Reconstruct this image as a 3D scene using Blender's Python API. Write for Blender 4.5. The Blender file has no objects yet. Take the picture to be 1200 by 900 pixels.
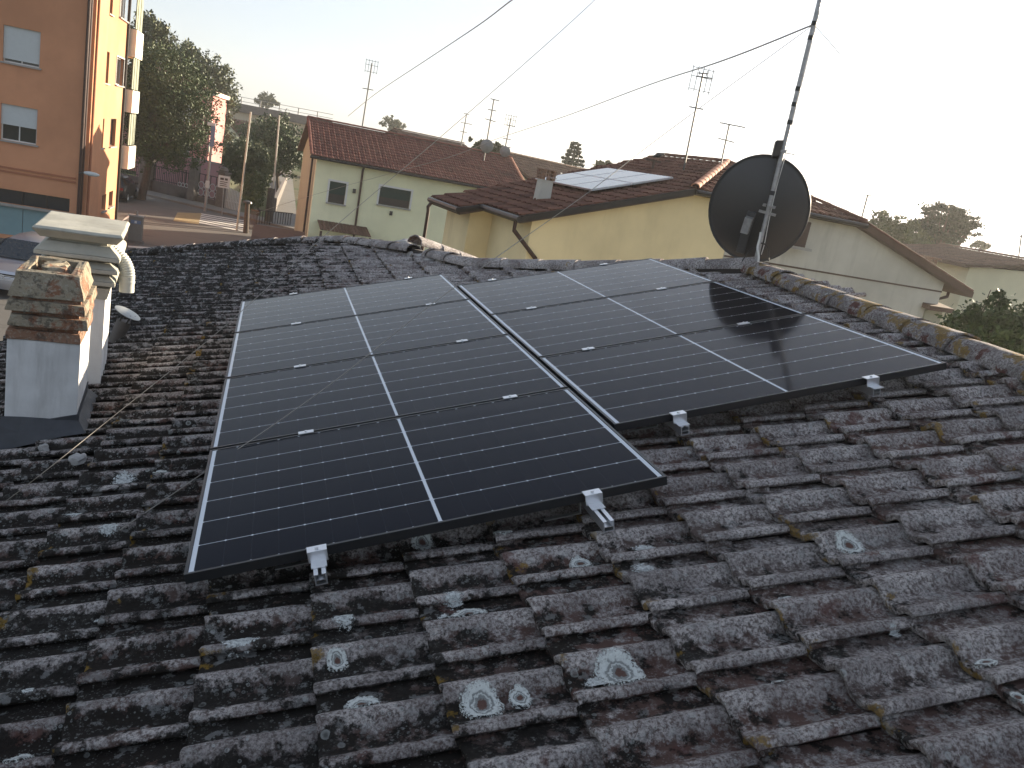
import bpy, bmesh, math, random
import numpy as np
from mathutils import Vector, Matrix, noise
random.seed(7); rng = np.random.default_rng(7)
S = bpy.context.scene
COL = S.collection
# ------------------------------------------------------------------ camera
F_PX, YAW, PIT, ROL = 969.2, 0.315325, 0.247625, 0.189515
CAM = Vector((0.13996, -2.59917, 1.45697))
Fv = Vector((math.sin(YAW)*math.cos(PIT), math.cos(YAW)*math.cos(PIT), -math.sin(PIT)))
R0 = Fv.cross(Vector((0, 0, 1))).normalized(); U0 = R0.cross(Fv)
Rv = math.cos(ROL)*R0 + math.sin(ROL)*U0
Uv = -math.sin(ROL)*R0 + math.cos(ROL)*U0
cd = bpy.data.cameras.new('camera'); cam = bpy.data.objects.new('camera', cd); COL.objects.link(cam)
cam.matrix_world = Matrix(((Rv.x, Uv.x, -Fv.x, CAM.x), (Rv.y, Uv.y, -Fv.y, CAM.y), (Rv.z, Uv.z, -Fv.z, CAM.z), (0, 0, 0, 1)))
cd.sensor_width = 36; cd.lens = F_PX/1200*36; cd.clip_start = 0.05; cd.clip_end = 6000
S.camera = cam
# ------------------------------------------------------------------ world, sun, exposure
SUN_EL, SUN_YAW = 12.0, 60.0          # yaw measured from +Y towards +X
W = bpy.data.worlds.new("World"); S.world = W; W.use_nodes = True
wn = W.node_tree.nodes; wl = W.node_tree.links
sky = wn.new('ShaderNodeTexSky'); sky.sky_type = 'NISHITA'; sky.sun_disc = False
sky.sun_elevation = math.radians(SUN_EL); sky.sun_rotation = math.radians(SUN_YAW)
sky.air_density = 1.0; sky.dust_density = 1.2; sky.ozone_density = 2.0; sky.altitude = 10
hsv = wn.new('ShaderNodeHueSaturation'); hsv.inputs['Saturation'].default_value = 0.60
wl.new(sky.outputs[0], hsv.inputs['Color']); gam = wn.new('ShaderNodeGamma'); gam.inputs[1].default_value = 0.56
wl.new(hsv.outputs[0], gam.inputs[0]); wb = wn.new('ShaderNodeMix'); wb.data_type = 'RGBA'; wb.blend_type = 'MULTIPLY'; wb.inputs[0].default_value = 1; wb.inputs[7].default_value = (0.95, 0.99, 1.07, 1)
wl.new(gam.outputs[0], wb.inputs[6]); wl.new(wb.outputs[2], wn['Background'].inputs[0])
wn['Background'].inputs[1].default_value = 0.115
sd = bpy.data.lights.new('sun', 'SUN'); sd.energy = 4.8; sd.angle = math.radians(0.6); sd.color = (1.0, 0.84, 0.63)
sun = bpy.data.objects.new('sun', sd); COL.objects.link(sun)
sdir = Vector((math.sin(math.radians(SUN_YAW))*math.cos(math.radians(SUN_EL)), math.cos(math.radians(SUN_YAW))*math.cos(math.radians(SUN_EL)), math.sin(math.radians(SUN_EL))))
sun.rotation_euler = sdir.to_track_quat('Z', 'Y').to_euler(); sun.location = sdir*60
S.view_settings.view_transform = 'Standard'; S.view_settings.look = 'None'
S.view_settings.exposure = 1.85; S.view_settings.gamma = 1.0
S.render.engine = 'CYCLES'
S.cycles.max_bounces = 6; S.cycles.diffuse_bounces = 3; S.cycles.glossy_bounces = 3; S.cycles.transparent_max_bounces = 6

# ------------------------------------------------------------------ survey helpers: turn a sighting of the photograph into a place
GZ = -4.74                              # street level
def ray(x, y): return (Fv + Rv*((x-600)/F_PX) + Uv*((450-y)/F_PX)).normalized()
def at_z(x, y, z): d = ray(x, y); return CAM + d*((z-CAM.z)/d.z)
def gp(x, y, dz=0.0): return at_z(x, y, GZ+dz)
def at_dist(x, y, D): d = ray(x, y); return CAM + d*(D/math.hypot(d.x, d.y))
def on_plane(x, y, P, n): d = ray(x, y); return CAM + d*((P-CAM).dot(n)/d.dot(n))
def dirv(phi): a = math.radians(phi); return Vector((math.sin(a), math.cos(a), 0))
def on_wall(x, y, P, phi): t = dirv(phi); return on_plane(x, y, P, Vector((t.y, -t.x, 0)))
def proj(X):
    d = Vector(X)-CAM; z = d.dot(Fv)
    return (600+F_PX*d.dot(Rv)/z, 450-F_PX*d.dot(Uv)/z, z)
# ------------------------------------------------------------------ mesh helpers
def thing(name, label, cat, loc=(0, 0, 0), group=None):
    o = bpy.data.objects.new(name, None); COL.objects.link(o); o.location = loc
    o.empty_display_size = 0.2
    o['label'] = label; o['category'] = cat
    if group: o['group'] = group
    return o
def tag(o, label, cat, group=None):
    o['label'] = label; o['category'] = cat
    if group: o['group'] = group
    return o
def structure(o): o['kind'] = 'structure'; return o
def wloc(o):
    v = Vector((0, 0, 0))
    while o is not None: v = v + o.location; o = o.parent
    return v
class MB:
    def __init__(s): s.v = []; s.f = []
    def add(s, vs, fs):
        b = len(s.v); s.v += [tuple(v) for v in vs]; s.f += [tuple(b+i for i in f) for f in fs]; return s
    def box(s, x0, x1, y0, y1, z0, z1):
        return s.add([(x0,y0,z0),(x1,y0,z0),(x1,y1,z0),(x0,y1,z0),(x0,y0,z1),(x1,y0,z1),(x1,y1,z1),(x0,y1,z1)],
                     [(0,3,2,1),(4,5,6,7),(0,1,5,4),(1,2,6,5),(2,3,7,6),(3,0,4,7)])
    def obox(s, o, a, b, c):          # origin corner and three edge vectors
        o, a, b, c = map(Vector, (o, a, b, c))
        P = [o, o+a, o+a+b, o+b, o+c, o+a+c, o+a+b+c, o+b+c]
        fs = [(0,3,2,1),(4,5,6,7),(0,1,5,4),(1,2,6,5),(2,3,7,6),(3,0,4,7)]
        if a.cross(b).dot(c) < 0: fs = [f[::-1] for f in fs]
        return s.add(P, fs)
    def frustum(s, c, a0, b0, a1, b1, z0, z1, ang=0):
        ca, sa = math.cos(ang), math.sin(ang); P = []
        for (a, b, z) in ((a0, b0, z0), (a1, b1, z1)):
            for sx, sy in ((-1,-1),(1,-1),(1,1),(-1,1)):
                x, y = sx*a/2, sy*b/2; P.append((c[0]+x*ca-y*sa, c[1]+x*sa+y*ca, z))
        return s.add(P, [(0,3,2,1),(4,5,6,7),(0,1,5,4),(1,2,6,5),(2,3,7,6),(3,0,4,7)])
    def prism(s, pts, h):             # polygon pts (3D) extruded by vector h
        n = len(pts); pts = [Vector(p) for p in pts]; h = Vector(h)
        nrm = Vector((0, 0, 0))
        for i in range(n): nrm += pts[i].cross(pts[(i+1) % n])
        fl = nrm.dot(h) < 0
        fs = [tuple(range(n))[::-1], tuple(range(n, 2*n))]+[(i, (i+1) % n, n+(i+1) % n, n+i) for i in range(n)]
        if fl: fs = [f[::-1] for f in fs]
        return s.add(pts+[p+h for p in pts], fs)
    def tube(s, path, r, n=8, caps=True):
        path = [Vector(p) for p in path]; rs = r if isinstance(r, (list, tuple)) else [r]*len(path)
        b = len(s.v); prev = None
        for i, p in enumerate(path):
            t = (path[min(i+1, len(path)-1)]-path[max(i-1, 0)]).normalized()
            if prev is None: x = t.orthogonal().normalized()
            else:
                x = prev - t*prev.dot(t)
                x = x.normalized() if x.length > 1e-6 else t.orthogonal().normalized()
            prev = x; y = t.cross(x)
            for k in range(n):
                a = 2*math.pi*k/n; s.v.append(tuple(p+(x*math.cos(a)+y*math.sin(a))*rs[i]))
        for i in range(len(path)-1):
            for k in range(n):
                s.f.append((b+i*n+k, b+i*n+(k+1) % n, b+(i+1)*n+(k+1) % n, b+(i+1)*n+k))
        if caps:
            s.f.append(tuple(b+k for k in range(n))[::-1]); s.f.append(tuple(b+(len(path)-1)*n+k for k in range(n)))
        return s
    def lathe(s, c, prof, n=24, axis=(0, 0, 1), up=None):
        ax = Vector(axis).normalized(); x = ax.orthogonal().normalized() if up is None else Vector(up).normalized(); y = ax.cross(x); c = Vector(c)
        b = len(s.v); m = len(prof)
        for (r, z) in prof:
            for k in range(n):
                a = 2*math.pi*k/n; s.v.append(tuple(c+ax*z+(x*math.cos(a)+y*math.sin(a))*r))
        for i in range(m-1):
            for k in range(n): s.f.append((b+i*n+k, b+i*n+(k+1) % n, b+(i+1)*n+(k+1) % n, b+(i+1)*n+k))
        return s
    def build(s, name, m, parent=None, smooth=False, bevel=0.0, loc=None):
        me = bpy.data.meshes.new(name)
        off = wloc(parent) if parent else Vector(loc) if loc else Vector((0, 0, 0))
        me.from_pydata([(v[0]-off.x, v[1]-off.y, v[2]-off.z) for v in s.v], [], s.f)
        if m: me.materials.append(m)
        if bevel:
            bm = bmesh.new(); bm.from_mesh(me)
            bmesh.ops.bevel(bm, geom=bm.edges[:], offset=bevel, segments=2, affect='EDGES', profile=0.5)
            bm.to_mesh(me); bm.free()
        if smooth:
            me.polygons.foreach_set('use_smooth', [True]*len(me.polygons))
            if smooth != 'all': me.set_sharp_from_angle(angle=math.radians(35))
        me.update()
        o = bpy.data.objects.new(name, me); COL.objects.link(o)
        if parent: o.parent = parent
        elif loc: o.location = loc
        return o
def copy_tree(o, parent=None):
    c = o.copy(); COL.objects.link(c)
    if parent: c.parent = parent
    for ch in list(o.children): copy_tree(ch, c)
    return c
def roughen(o, amp, scale, cuts=2):
    bm = bmesh.new(); bm.from_mesh(o.data)
    bmesh.ops.subdivide_edges(bm, edges=bm.edges[:], cuts=cuts, use_grid_fill=True)
    for v in bm.verts:
        q = Vector(v.co)*scale+o.location*3
        v.co += Vector((noise.noise(q), noise.noise(q+Vector((9, 3, 1))), noise.noise(q+Vector((2, 8, 5)))))*amp
    bm.to_mesh(o.data); bm.free()
# ------------------------------------------------------------------ material helpers
class NT:
    def __init__(s, name):
        s.m = bpy.data.materials.new(name); s.m.use_nodes = True; s.t = s.m.node_tree; s.n = s.t.nodes; s.b = s.n['Principled BSDF']
        s._pos = None
    def put(s, sock, v):
        if v is None: return
        if isinstance(v, bpy.types.NodeSocket): s.t.links.new(v, sock)
        elif hasattr(sock.default_value, '__len__') and not hasattr(v, '__len__'): sock.default_value = [v]*len(sock.default_value)
        elif hasattr(v, '__len__') and len(sock.default_value) == 4 and len(v) == 3: sock.default_value = (*v, 1)
        else: sock.default_value = v
    def pos(s):
        if s._pos is None: s._pos = s.n.new('ShaderNodeNewGeometry').outputs['Position']
        return s._pos
    def obj(s): return s.n.new('ShaderNodeTexCoord').outputs['Object']
    def rand(s): return s.n.new('ShaderNodeObjectInfo').outputs['Random']
    def attr(s, nm, out='Fac'):
        a = s.n.new('ShaderNodeAttribute'); a.attribute_name = nm; return a.outputs[out]
    def noise(s, vec, scale, detail=4, rough=0.6, dist=0.0, out='Fac'):
        a = s.n.new('ShaderNodeTexNoise'); s.put(a.inputs['Vector'], vec); a.inputs['Scale'].default_value = scale
        a.inputs['Detail'].default_value = detail; a.inputs['Roughness'].default_value = rough; a.inputs['Distortion'].default_value = dist
        return a.outputs[out]
    def vor(s, vec, scale, feature='F1', out='Distance', rnd=1.0):
        a = s.n.new('ShaderNodeTexVoronoi'); a.feature = feature; s.put(a.inputs['Vector'], vec); a.inputs['Scale'].default_value = scale
        a.inputs['Randomness'].default_value = rnd; s._vn = a; return a.outputs[out]
    def math(s, op, a, b=0.5, c=None, clamp=False):
        x = s.n.new('ShaderNodeMath'); x.operation = op; x.use_clamp = clamp; s.put(x.inputs[0], a); s.put(x.inputs[1], b)
        if c is not None: s.put(x.inputs[2], c)
        return x.outputs[0]
    def step(s, v, a, b):             # smooth 0..1 between a and b (a may exceed b)
        x = s.n.new('ShaderNodeMapRange'); x.interpolation_type = 'SMOOTHSTEP'; s.put(x.inputs[0], v)
        if a < b: x.inputs[1].default_value, x.inputs[2].default_value, x.inputs[3].default_value, x.inputs[4].default_value = a, b, 0, 1
        else: x.inputs[1].default_value, x.inputs[2].default_value, x.inputs[3].default_value, x.inputs[4].default_value = b, a, 1, 0
        return x.outputs[0]
    def mix(s, f, a, b, mode='MIX'):
        x = s.n.new('ShaderNodeMix'); x.data_type = 'RGBA'; x.blend_type = mode
        s.put(x.inputs[0], f); s.put(x.inputs[6], a); s.put(x.inputs[7], b); return x.outputs[2]
    def map(s, vec, scale=(1, 1, 1), loc=(0, 0, 0)):
        x = s.n.new('ShaderNodeMapping'); s.put(x.inputs[0], vec); x.inputs['Scale'].default_value = scale; x.inputs['Location'].default_value = loc; return x.outputs[0]
    def sep(s, vec):
        x = s.n.new('ShaderNodeSeparateXYZ'); s.put(x.inputs[0], vec); return x.outputs
    def bump(s, h, strength=0.5, dist=0.01):
        x = s.n.new('ShaderNodeBump'); s.put(x.inputs['Height'], h); x.inputs['Strength'].default_value = strength; x.inputs['Distance'].default_value = dist
        s.t.links.new(x.outputs[0], s.b.inputs['Normal'])
    def out(s, col=None, rough=None, metal=None, spec=None):
        if col is not None: s.put(s.b.inputs['Base Color'], col)
        if rough is not None: s.put(s.b.inputs['Roughness'], rough)
        if metal is not None: s.put(s.b.inputs['Metallic'], metal)
        if spec is not None: s.put(s.b.inputs['Specular IOR Level'], spec)
        return s.m
def lerp3(a, k): return tuple(c*k for c in a)
def plain(name, col, rough=0.6, metal=0.0, var=0.12, scale=8, bump=0.0, spec=None):
    n = NT(name); f = n.noise(n.pos(), scale, 5)
    c = n.mix(f, lerp3(col, 1-var*2), lerp3(col, 1+var*2))
    if bump: n.bump(n.noise(n.pos(), scale*6, 4), bump, 0.01)
    return n.out(c, rough, metal, spec)
def plaster(name, col, dirt=(0.10, 0.09, 0.08), amt=0.35, scale=1.0, fine=60):
    n = NT(name); P = n.pos()
    big = n.noise(P, 0.6*scale, 5, 0.6); streak = n.noise(n.map(P, (3.0*scale, 3.0*scale, 0.35*scale)), 1.0, 6, 0.65)
    c = n.mix(n.step(big, .3, .7), lerp3(col, 0.80), lerp3(col, 1.10))
    c = n.mix(n.math('MULTIPLY', n.step(streak, 0.5, 0.78), amt), c, dirt)
    c = n.mix(n.math('MULTIPLY', n.noise(P, fine, 3), 0.16), c, lerp3(col, 0.6))
    n.bump(n.noise(P, fine*1.6, 4), 0.35, 0.006)
    return n.out(c, 0.9, spec=0.2)

# weathered, lichen-grown clay tile: growth and wear fixed in place, course seams darkened
def old_tile(name, orange=0.5, moss=1.0, pale=1.0, red=1.0):
    n = NT(name); P = n.pos(); rnd = n.math('FRACT', n.math('ADD', n.rand(), n.attr('rnd')))
    hgt = n.attr('hgt'); butt = n.attr('butt')
    Pd = n.mix(0.5, P, n.noise(P, 30, 3, out='Color'))       # slightly warped coordinates
    X = n.sep(P)
    far = n.step(X[0], -0.6, 2.4)                              # drier, paler towards the ridge side
    clay = n.mix(n.noise(P, 9, 5, 0.7), (0.020, 0.014, 0.013), (0.21, 0.125, 0.105))
    clay = n.mix(rnd, clay, n.mix(n.noise(P, 5, 4), (0.030, 0.025, 0.024), (0.17, 0.14, 0.13)))
    # grey crust
    n1 = n.noise(P, 22, 10, 0.72); n2 = n.noise(P, 90, 6, 0.75); n3 = n.noise(P, 3.2, 4, 0.6); n4 = n.noise(P, 300, 3, 0.7)
    cov = n.math('ADD', n.math('MULTIPLY', n1, 0.9), n.math('MULTIPLY', hgt, 0.26))
    cov = n.math('ADD', cov, n.math('MULTIPLY', far, 0.10)); cov = n.math('ADD', cov, n.math('MULTIPLY', n3, 0.30))
    cov = n.math('ADD', cov, n.math('MULTIPLY', rnd, 0.05))
    crust = n.mix(n.step(n2, 0.30, 0.70), (0.15, 0.138, 0.134), (0.74*pale, 0.685*pale, 0.66*pale))
    crust = n.mix(n.math('MULTIPLY', n.step(n4, 0.5, 0.7), .6), crust, (0.12, 0.112, 0.115)); crust = n.mix(n.step(n.noise(n.map(P, (1, 1, 1), (2, 6, 1)), 4.5, 5, .65), .42, .62), n.mix(0.5, crust, (0.085, 0.068, 0.068)), crust)
    crustpat = n.math('MULTIPLY', n.step(cov, 0.66, 0.80), n.math('MULTIPLY_ADD', n.step(n2, 0.40, 0.52), .6, .4))
    c = n.mix(crustpat, clay, crust)
    # red worn patches
    redf = n.math('MULTIPLY', n.step(n.noise(n.map(P, (1, 1, 1), (7, 2, 5)), 7, 5, 0.6), 0.61-0.05*(red > 1.1), 0.68-0.05*(red > 1.1)), 0.75*red)
    c = n.mix(redf, c, n.mix(n2, (0.06, 0.028, 0.026), (0.19, 0.095, 0.08)))
    # black moss, heavier on the left and in the pans; seams darkened too
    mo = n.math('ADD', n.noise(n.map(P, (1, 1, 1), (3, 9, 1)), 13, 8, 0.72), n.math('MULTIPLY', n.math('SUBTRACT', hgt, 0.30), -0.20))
    mo = n.math('ADD', mo, n.math('MULTIPLY', far, -0.22)); mo = n.math('ADD', mo, n.math('MULTIPLY', n.math('ABSOLUTE', butt), 0.05)); mo = n.math('ADD', mo, n.math('MULTIPLY', n.math('MULTIPLY', n.step(X[1], 3.0, 7.0), n.step(X[0], 2.4, 0.6)), 0.06))  # butt and head ends darkened to bring out the course seams
    moss_seam = n.math('MULTIPLY', n.step(mo, 0.40, 0.48), 0.93*moss)
    c = n.mix(moss_seam, c, n.mix(n2, (0.005, 0.005, 0.0045), (0.030, 0.028, 0.024)))
    # small round lichens with pale rims
    for sc, th, seed, k in ((26, 0.74, 1.0, 0.9), (60, 0.50, 4.0, 0.8), (120, 0.45, 2.0, 0.7)):
        d = n.vor(n.map(P, (1, 1, 1), (seed, seed*2, seed)), sc); vcol = n._vn.outputs['Color']; cs = n.sep(vcol)
        dd = n.math('ADD', d, n.math('MULTIPLY', n.math('SUBTRACT', n2, 0.5), 0.16))
        size = n.math('MULTIPLY_ADD', cs[1], 0.28, 0.14); rel = n.math('DIVIDE', dd, size)
        ring = n.math('MULTIPLY', n.step(rel, 1.0, 0.86), n.step(rel, 0.35, 0.8)); ring = n.math('MULTIPLY_ADD', n.step(rel, 1.0, 0.9), 0.35, n.math('MULTIPLY', ring, 0.65))
        on = n.math('MULTIPLY', n.step(cs[0], th, th+0.03), n.math('MULTIPLY', n.step(n.noise(n.map(P, (1, 1, 1), (seed, 1, 3)), 6, 4, .6), .46, .58), n.math('MULTIPLY_ADD', hgt, k*.5, k*.5))); c = n.mix(n.math('MULTIPLY', ring, on), c, n.mix(n2, (0.26, 0.27, 0.27), (0.62, 0.65, 0.63)))
    # ochre lichen by the butt edges
    of = n.math('ADD', n.noise(n.map(P, (1, 1, 1), (1, 4, 8)), 8, 5, 0.62), n.math('MULTIPLY', butt, 0.17))
    of = n.math('MULTIPLY', n.step(of, 0.79-0.105*orange, 0.84-0.105*orange), n.step(n2, 0.36, 0.5))
    c = n.mix(n.math('MULTIPLY', of, 0.85), c, n.mix(n2, (0.12, 0.075, 0.018), (0.36, 0.22, 0.04)))
    h = n.math('ADD', n.math('MULTIPLY', n1, 1.0), n.math('MULTIPLY', n2, 0.55)); h = n.math('ADD', h, n.math('MULTIPLY', moss_seam, 0.35))
    h = n.math('ADD', h, n.math('MULTIPLY', n4, 0.25))
    n.bump(h, 1.0, 0.018)
    c = n.mix(n.math('MULTIPLY', n.step(n.noise(n.map(P, (1, 1, 1), (5, 5, 2)), 18, 6, .7), .56, .62), 0.40), c, n.mix(n2, (0.20, 0.20, 0.20), (0.60, 0.61, 0.60)))
    return n.out(c, 0.95, spec=0.15)
M = {}
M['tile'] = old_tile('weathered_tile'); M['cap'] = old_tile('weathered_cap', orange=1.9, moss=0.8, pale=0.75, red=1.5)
M['terracotta_cap'] = old_tile('pink_clay_cap', orange=0.8, moss=0.5, pale=1.15, red=1.0)
M['mortar'] = plain('mortar', (0.36, 0.355, 0.35), 0.95, var=0.2, scale=25, bump=0.8)
M['alu'] = plain('aluminium', (0.72, 0.73, 0.75), 0.32, 0.9, var=0.04)
M['steel'] = plain('galvanised_steel', (0.36, 0.36, 0.36), 0.5, 0.8, var=0.25, scale=30, bump=0.2)
M['frame'] = plain('black_frame', (0.012, 0.013, 0.015), 0.38, 0.0, var=0.05)
M['black'] = plain('black_plastic', (0.02, 0.02, 0.02), 0.55)
M['dark_steel'] = plain('dark_steel', (0.05, 0.05, 0.05), 0.5, 0.4)
M['white_cable'] = plain('white_cable', (0.6, 0.6, 0.58), 0.5)
M['wire'] = plain('wire', (0.30, 0.28, 0.25), 0.5, 0.5, var=0.2, scale=40)

def panel_glass():
    n = NT('panel_glass'); o = n.sep(n.obj()); u, v = o[0], o[1]
    def band(x, c, w, soft=0.0006): return n.step(n.math('ABSOLUTE', n.math('SUBTRACT', x, c)), w/2+soft, w/2-soft)
    PW, PH = 1.722, 1.134
    strips = n.math('ADD', n.math('ADD', band(u, 0.021, 0.017), band(u, PW-0.021, 0.017)), band(u, PW/2, 0.013))
    pr = (PH-0.026)/6
    fv = n.math('ABSOLUTE', n.math('SUBTRACT', n.math('FRACT', n.math('DIVIDE', n.math('SUBTRACT', v, 0.013), pr)), 0.5))
    dv = n.math('MULTIPLY', n.math('SUBTRACT', 0.5, fv), pr)             # distance to a row line
    hu = n.math('SUBTRACT', n.math('ABSOLUTE', n.math('SUBTRACT', u, PW/2)), 0.0065)
    pu = (PW/2-0.0065-0.0295)/9
    fu = n.math('ABSOLUTE', n.math('SUBTRACT', n.math('FRACT', n.math('DIVIDE', hu, pu)), 0.5))
    du = n.math('MULTIPLY', n.math('SUBTRACT', 0.5, fu), pu)
    row = n.step(dv, 0.0020, 0.0012)
    inner = n.math('MULTIPLY', n.math('GREATER_THAN', v, 0.05), n.math('LESS_THAN', v, PH-0.05))
    row = n.math('MULTIPLY', row, n.math('MULTIPLY_ADD', inner, 0.75, 0.05))
    dot = n.step(n.math('ADD', dv, n.math('MULTIPLY', du, 0.7)), 0.0058, 0.0045)
    dash = n.math('GREATER_THAN', n.math('FRACT', n.math('MULTIPLY', v, 110)), 0.5)
    col = n.math('MULTIPLY', n.step(du, 0.0012, 0.0006), n.math('MULTIPLY', dash, 0.04))
    w = n.math('MAXIMUM', n.math('MAXIMUM', strips, row), n.math('MAXIMUM', dot, col), clamp=True)
    busb = n.math('MULTIPLY', n.step(n.math('ABSOLUTE', n.math('SUBTRACT', n.math('FRACT', n.math('DIVIDE', n.math('SUBTRACT', v, 0.013), pr/10)), 0.5)), 0.47, 0.49), 0.03)
    base = n.mix(busb, (0.0012, 0.0022, 0.0065), (0.10, 0.12, 0.2))
    c = n.mix(w, base, (0.62, 0.66, 0.70))
    dust = n.noise(n.pos(), 2.5, 6, 0.7)
    c = n.mix(n.math('MULTIPLY', dust, 0.006), c, (0.5, 0.5, 0.5))
    n.b.inputs['IOR'].default_value = 1.14; n.put(n.b.inputs['Specular Tint'], (0.22, 0.38, 0.80))
    return n.out(c, n.math('MULTIPLY_ADD', dust, 0.05, 0.075))
M['glass_panel'] = panel_glass()
# ================================================================== OUR HOUSE ROOF
SL = 0.280318; cS, sS = math.cos(SL), math.sin(SL)
def RP(u, v, h=0.0): return Vector((u*cS-h*sS, v, u*sS+h*cS))
RM = Matrix(((cS, 0, -sS, 0), (0, 1, 0, 0), (sS, 0, cS, 0), (0, 0, 0, 1)))
RN = Vector((-sS, 0, cS))
def on_roof(x, y, h=-0.12):
    X = on_plane(x, y, RP(0, 0, h), RN); return (X.x*cS+X.z*sS, X.y)
TU, TV, U_OFF, V_OFF = 0.334, 0.303, 2.051, -0.606
T_BASE = -0.172
PROF = [(0, .015), (.003, .022), (.010, .0275), (.022, .0300), (.036, .027), (.048, .018), (.058, .009), (.070, .004), (.090, .001), (.110, .001), (.126, .005), (.138, .016),
        (.149, .028), (.160, .036), (.173, .039), (.187, .036), (.200, .027), (.213, .015), (.226, .006), (.242, .001), (.266, .000), (.286, -.003), (.304, -.004), (.322, -.004)]
def prof_h(t):
    t = t % TV
    for (a, ha), (b, hb) in zip(PROF, PROF[1:]):
        if a <= t <= b: return ha+(hb-ha)*(t-a)/(b-a)
    return 0
def tile_h(u, v):                       # height of the laid tiles above the T_BASE plane
    fu = ((u-U_OFF) % TU)/TU
    return prof_h(v-V_OFF)+0.036*(1-fu)+0.004
def make_tile(seed, lo=False, mat='tile'):
    r = random.Random(seed)
    prof = PROF if not lo else PROF[::2]+[PROF[-1]]
    us = [0.0, 0.004, 0.014, 0.06, 0.12, 0.19, 0.25, 0.30, 0.37] if not lo else [0.0, 0.008, 0.12, 0.37]
    vs = []; hg = []; bt = []; fs = []; nn = len(prof)
    for j, u in enumerate(us):
        for (t, h) in prof:
            tilt = 0.036*(1-u/TU)
            q = Vector((u*9+seed*7.3, t*9, seed))
            du = 0.007*noise.noise(Vector((t*22+seed*5, seed, 1)))+0.003*noise.noise(Vector((t*70, seed, 3))) if j < 4 else 0
            rd = -0.006 if j == 0 else -0.002 if j == 1 else 0
            dz = 0.0035*noise.noise(q*1.3)+0.0018*noise.noise(q*5)
            vs.append((u+du, t+(0.003*noise.noise(Vector((u*12, seed*3, 2))) if t in (0, .322) else 0), h+tilt+rd+dz))
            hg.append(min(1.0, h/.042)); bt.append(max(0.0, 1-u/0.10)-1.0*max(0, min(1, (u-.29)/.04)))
    for j in range(len(us)-1):
        for i in range(nn-1):
            a = j*nn+i; fs.append((a, a+nn, a+nn+1, a+1))
    # butt face and underside lip, side lip
    b = len(vs)
    for i, (t, h) in enumerate(prof):
        x, y, z = vs[i]; vs.append((x+0.003, y, z-0.021)); hg.append(0.2); bt.append(1)
    for i in range(nn-1): fs.append((i, i+1, b+i+1, b+i))
    b2 = len(vs)
    for i, (t, h) in enumerate(prof):
        x, y, z = vs[i]; vs.append((x+0.10, y, z-0.030)); hg.append(0); bt.append(0)
    for i in range(nn-1): fs.append((b+i, b+i+1, b2+i+1, b2+i))
    b3 = len(vs)
    for j in range(len(us)):
        x, y, z = vs[j*nn]; vs.append((x, y+0.010, z-0.014)); hg.append(0); bt.append(0)
    for j in range(len(us)-1): fs.append((j*nn, b3+j, b3+j+1, (j+1)*nn))
    me = bpy.data.meshes.new('roof_tile'); me.from_pydata(vs, [], fs)
    for nm, arr in (('hgt', hg), ('butt', bt), ('rnd', [r.random()]*len(vs))):
        a = me.attributes.new(nm, 'FLOAT', 'POINT'); a.data.foreach_set('value', arr)
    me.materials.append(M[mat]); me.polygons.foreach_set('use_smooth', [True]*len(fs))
    me.set_sharp_from_angle(angle=math.radians(50)); me.update()
    return me, np.array(vs), fs, hg, bt
# outline of the slope (u, v): far hip polyline from the ridge end down to the eave
HIP = [(4.12, 3.55), (3.1, 4.45), (2.15, 5.50), (1.72, 7.1), (1.05, 8.5), (0.0, 9.10), (-1.0, 9.5), (-1.95, 9.72)]
def hip_v(u):
    if u >= HIP[0][0]: return HIP[0][1]
    for (a, va), (b, vb) in zip(HIP, HIP[1:]):
        if b <= u <= a: return va+(vb-va)*(u-a)/(b-a)
    return HIP[-1][1]
def ridge_u(v): return 3.86+0.085*v
house = thing('tiled_house', 'low house in the foreground under old grey lichen-covered tiles', 'house', (0, 0, GZ))
plast = plaster('own_plaster', (0.55, 0.50, 0.40))
mb = MB()                                # walls under the slope
mb.prism([(-1.6, -4, GZ), (7.6, -4, GZ), (7.6, 3.3, GZ), (3.0, 5.0, GZ), (1.3, 7.2, GZ), (0.5, 8.4, GZ), (-1.6, 9.2, GZ)], (0, 0, 3.85))
mb.build('wall', plast, house)
M['deck'] = plain('roof_deck', (0.035, 0.03, 0.028), 0.95, bump=0.3)
mb = MB(); pts = [RP(-1.90, -4, T_BASE-0.03), RP(ridge_u(-4)+.05, -4, T_BASE-0.03), RP(ridge_u(3.5)+.05, 3.5, T_BASE-0.03)]+[RP(u, v-0.03, T_BASE-0.03) for u, v in HIP]
mb.prism(pts, RP(0, 0, -0.08))
roof = mb.build('roof', M['deck'], house)
far_parts = MB()
variants = [make_tile(i) for i in range(7)]; lows = [make_tile(20+i, True) for i in range(3)]
def inside_panels(u, v):
    return (0.10 < u < 1.65 and 0.05 < v < 4.45) or (1.83 < u < 3.38 and 0.65 < v < 3.85)
cands = []
r_ = random.Random(3)
for k in range(-12, 7):
    for j in range(-9, 36):
        u, v = U_OFF+k*TU, V_OFF+j*TV
        if v+0.15 > hip_v(u+0.17)+0.12: continue
        if u > ridge_u(v)+0.0: continue
        uc, vc = u+TU/2, v+TV/2
        X, Y, z = proj(RP(uc, vc, -0.13))
        vis = z > 0.1 and -70 < X < 1290 and 200 < Y < 1010 and not inside_panels(uc, vc) and not (-1.25 < uc < -0.8 and 2.1 < vc < 2.5)
        dist = (RP(uc, vc, -0.13)-CAM).length
        cands.append((not vis, dist, u, v, r_.randrange(7)))
cands.sort()
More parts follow.
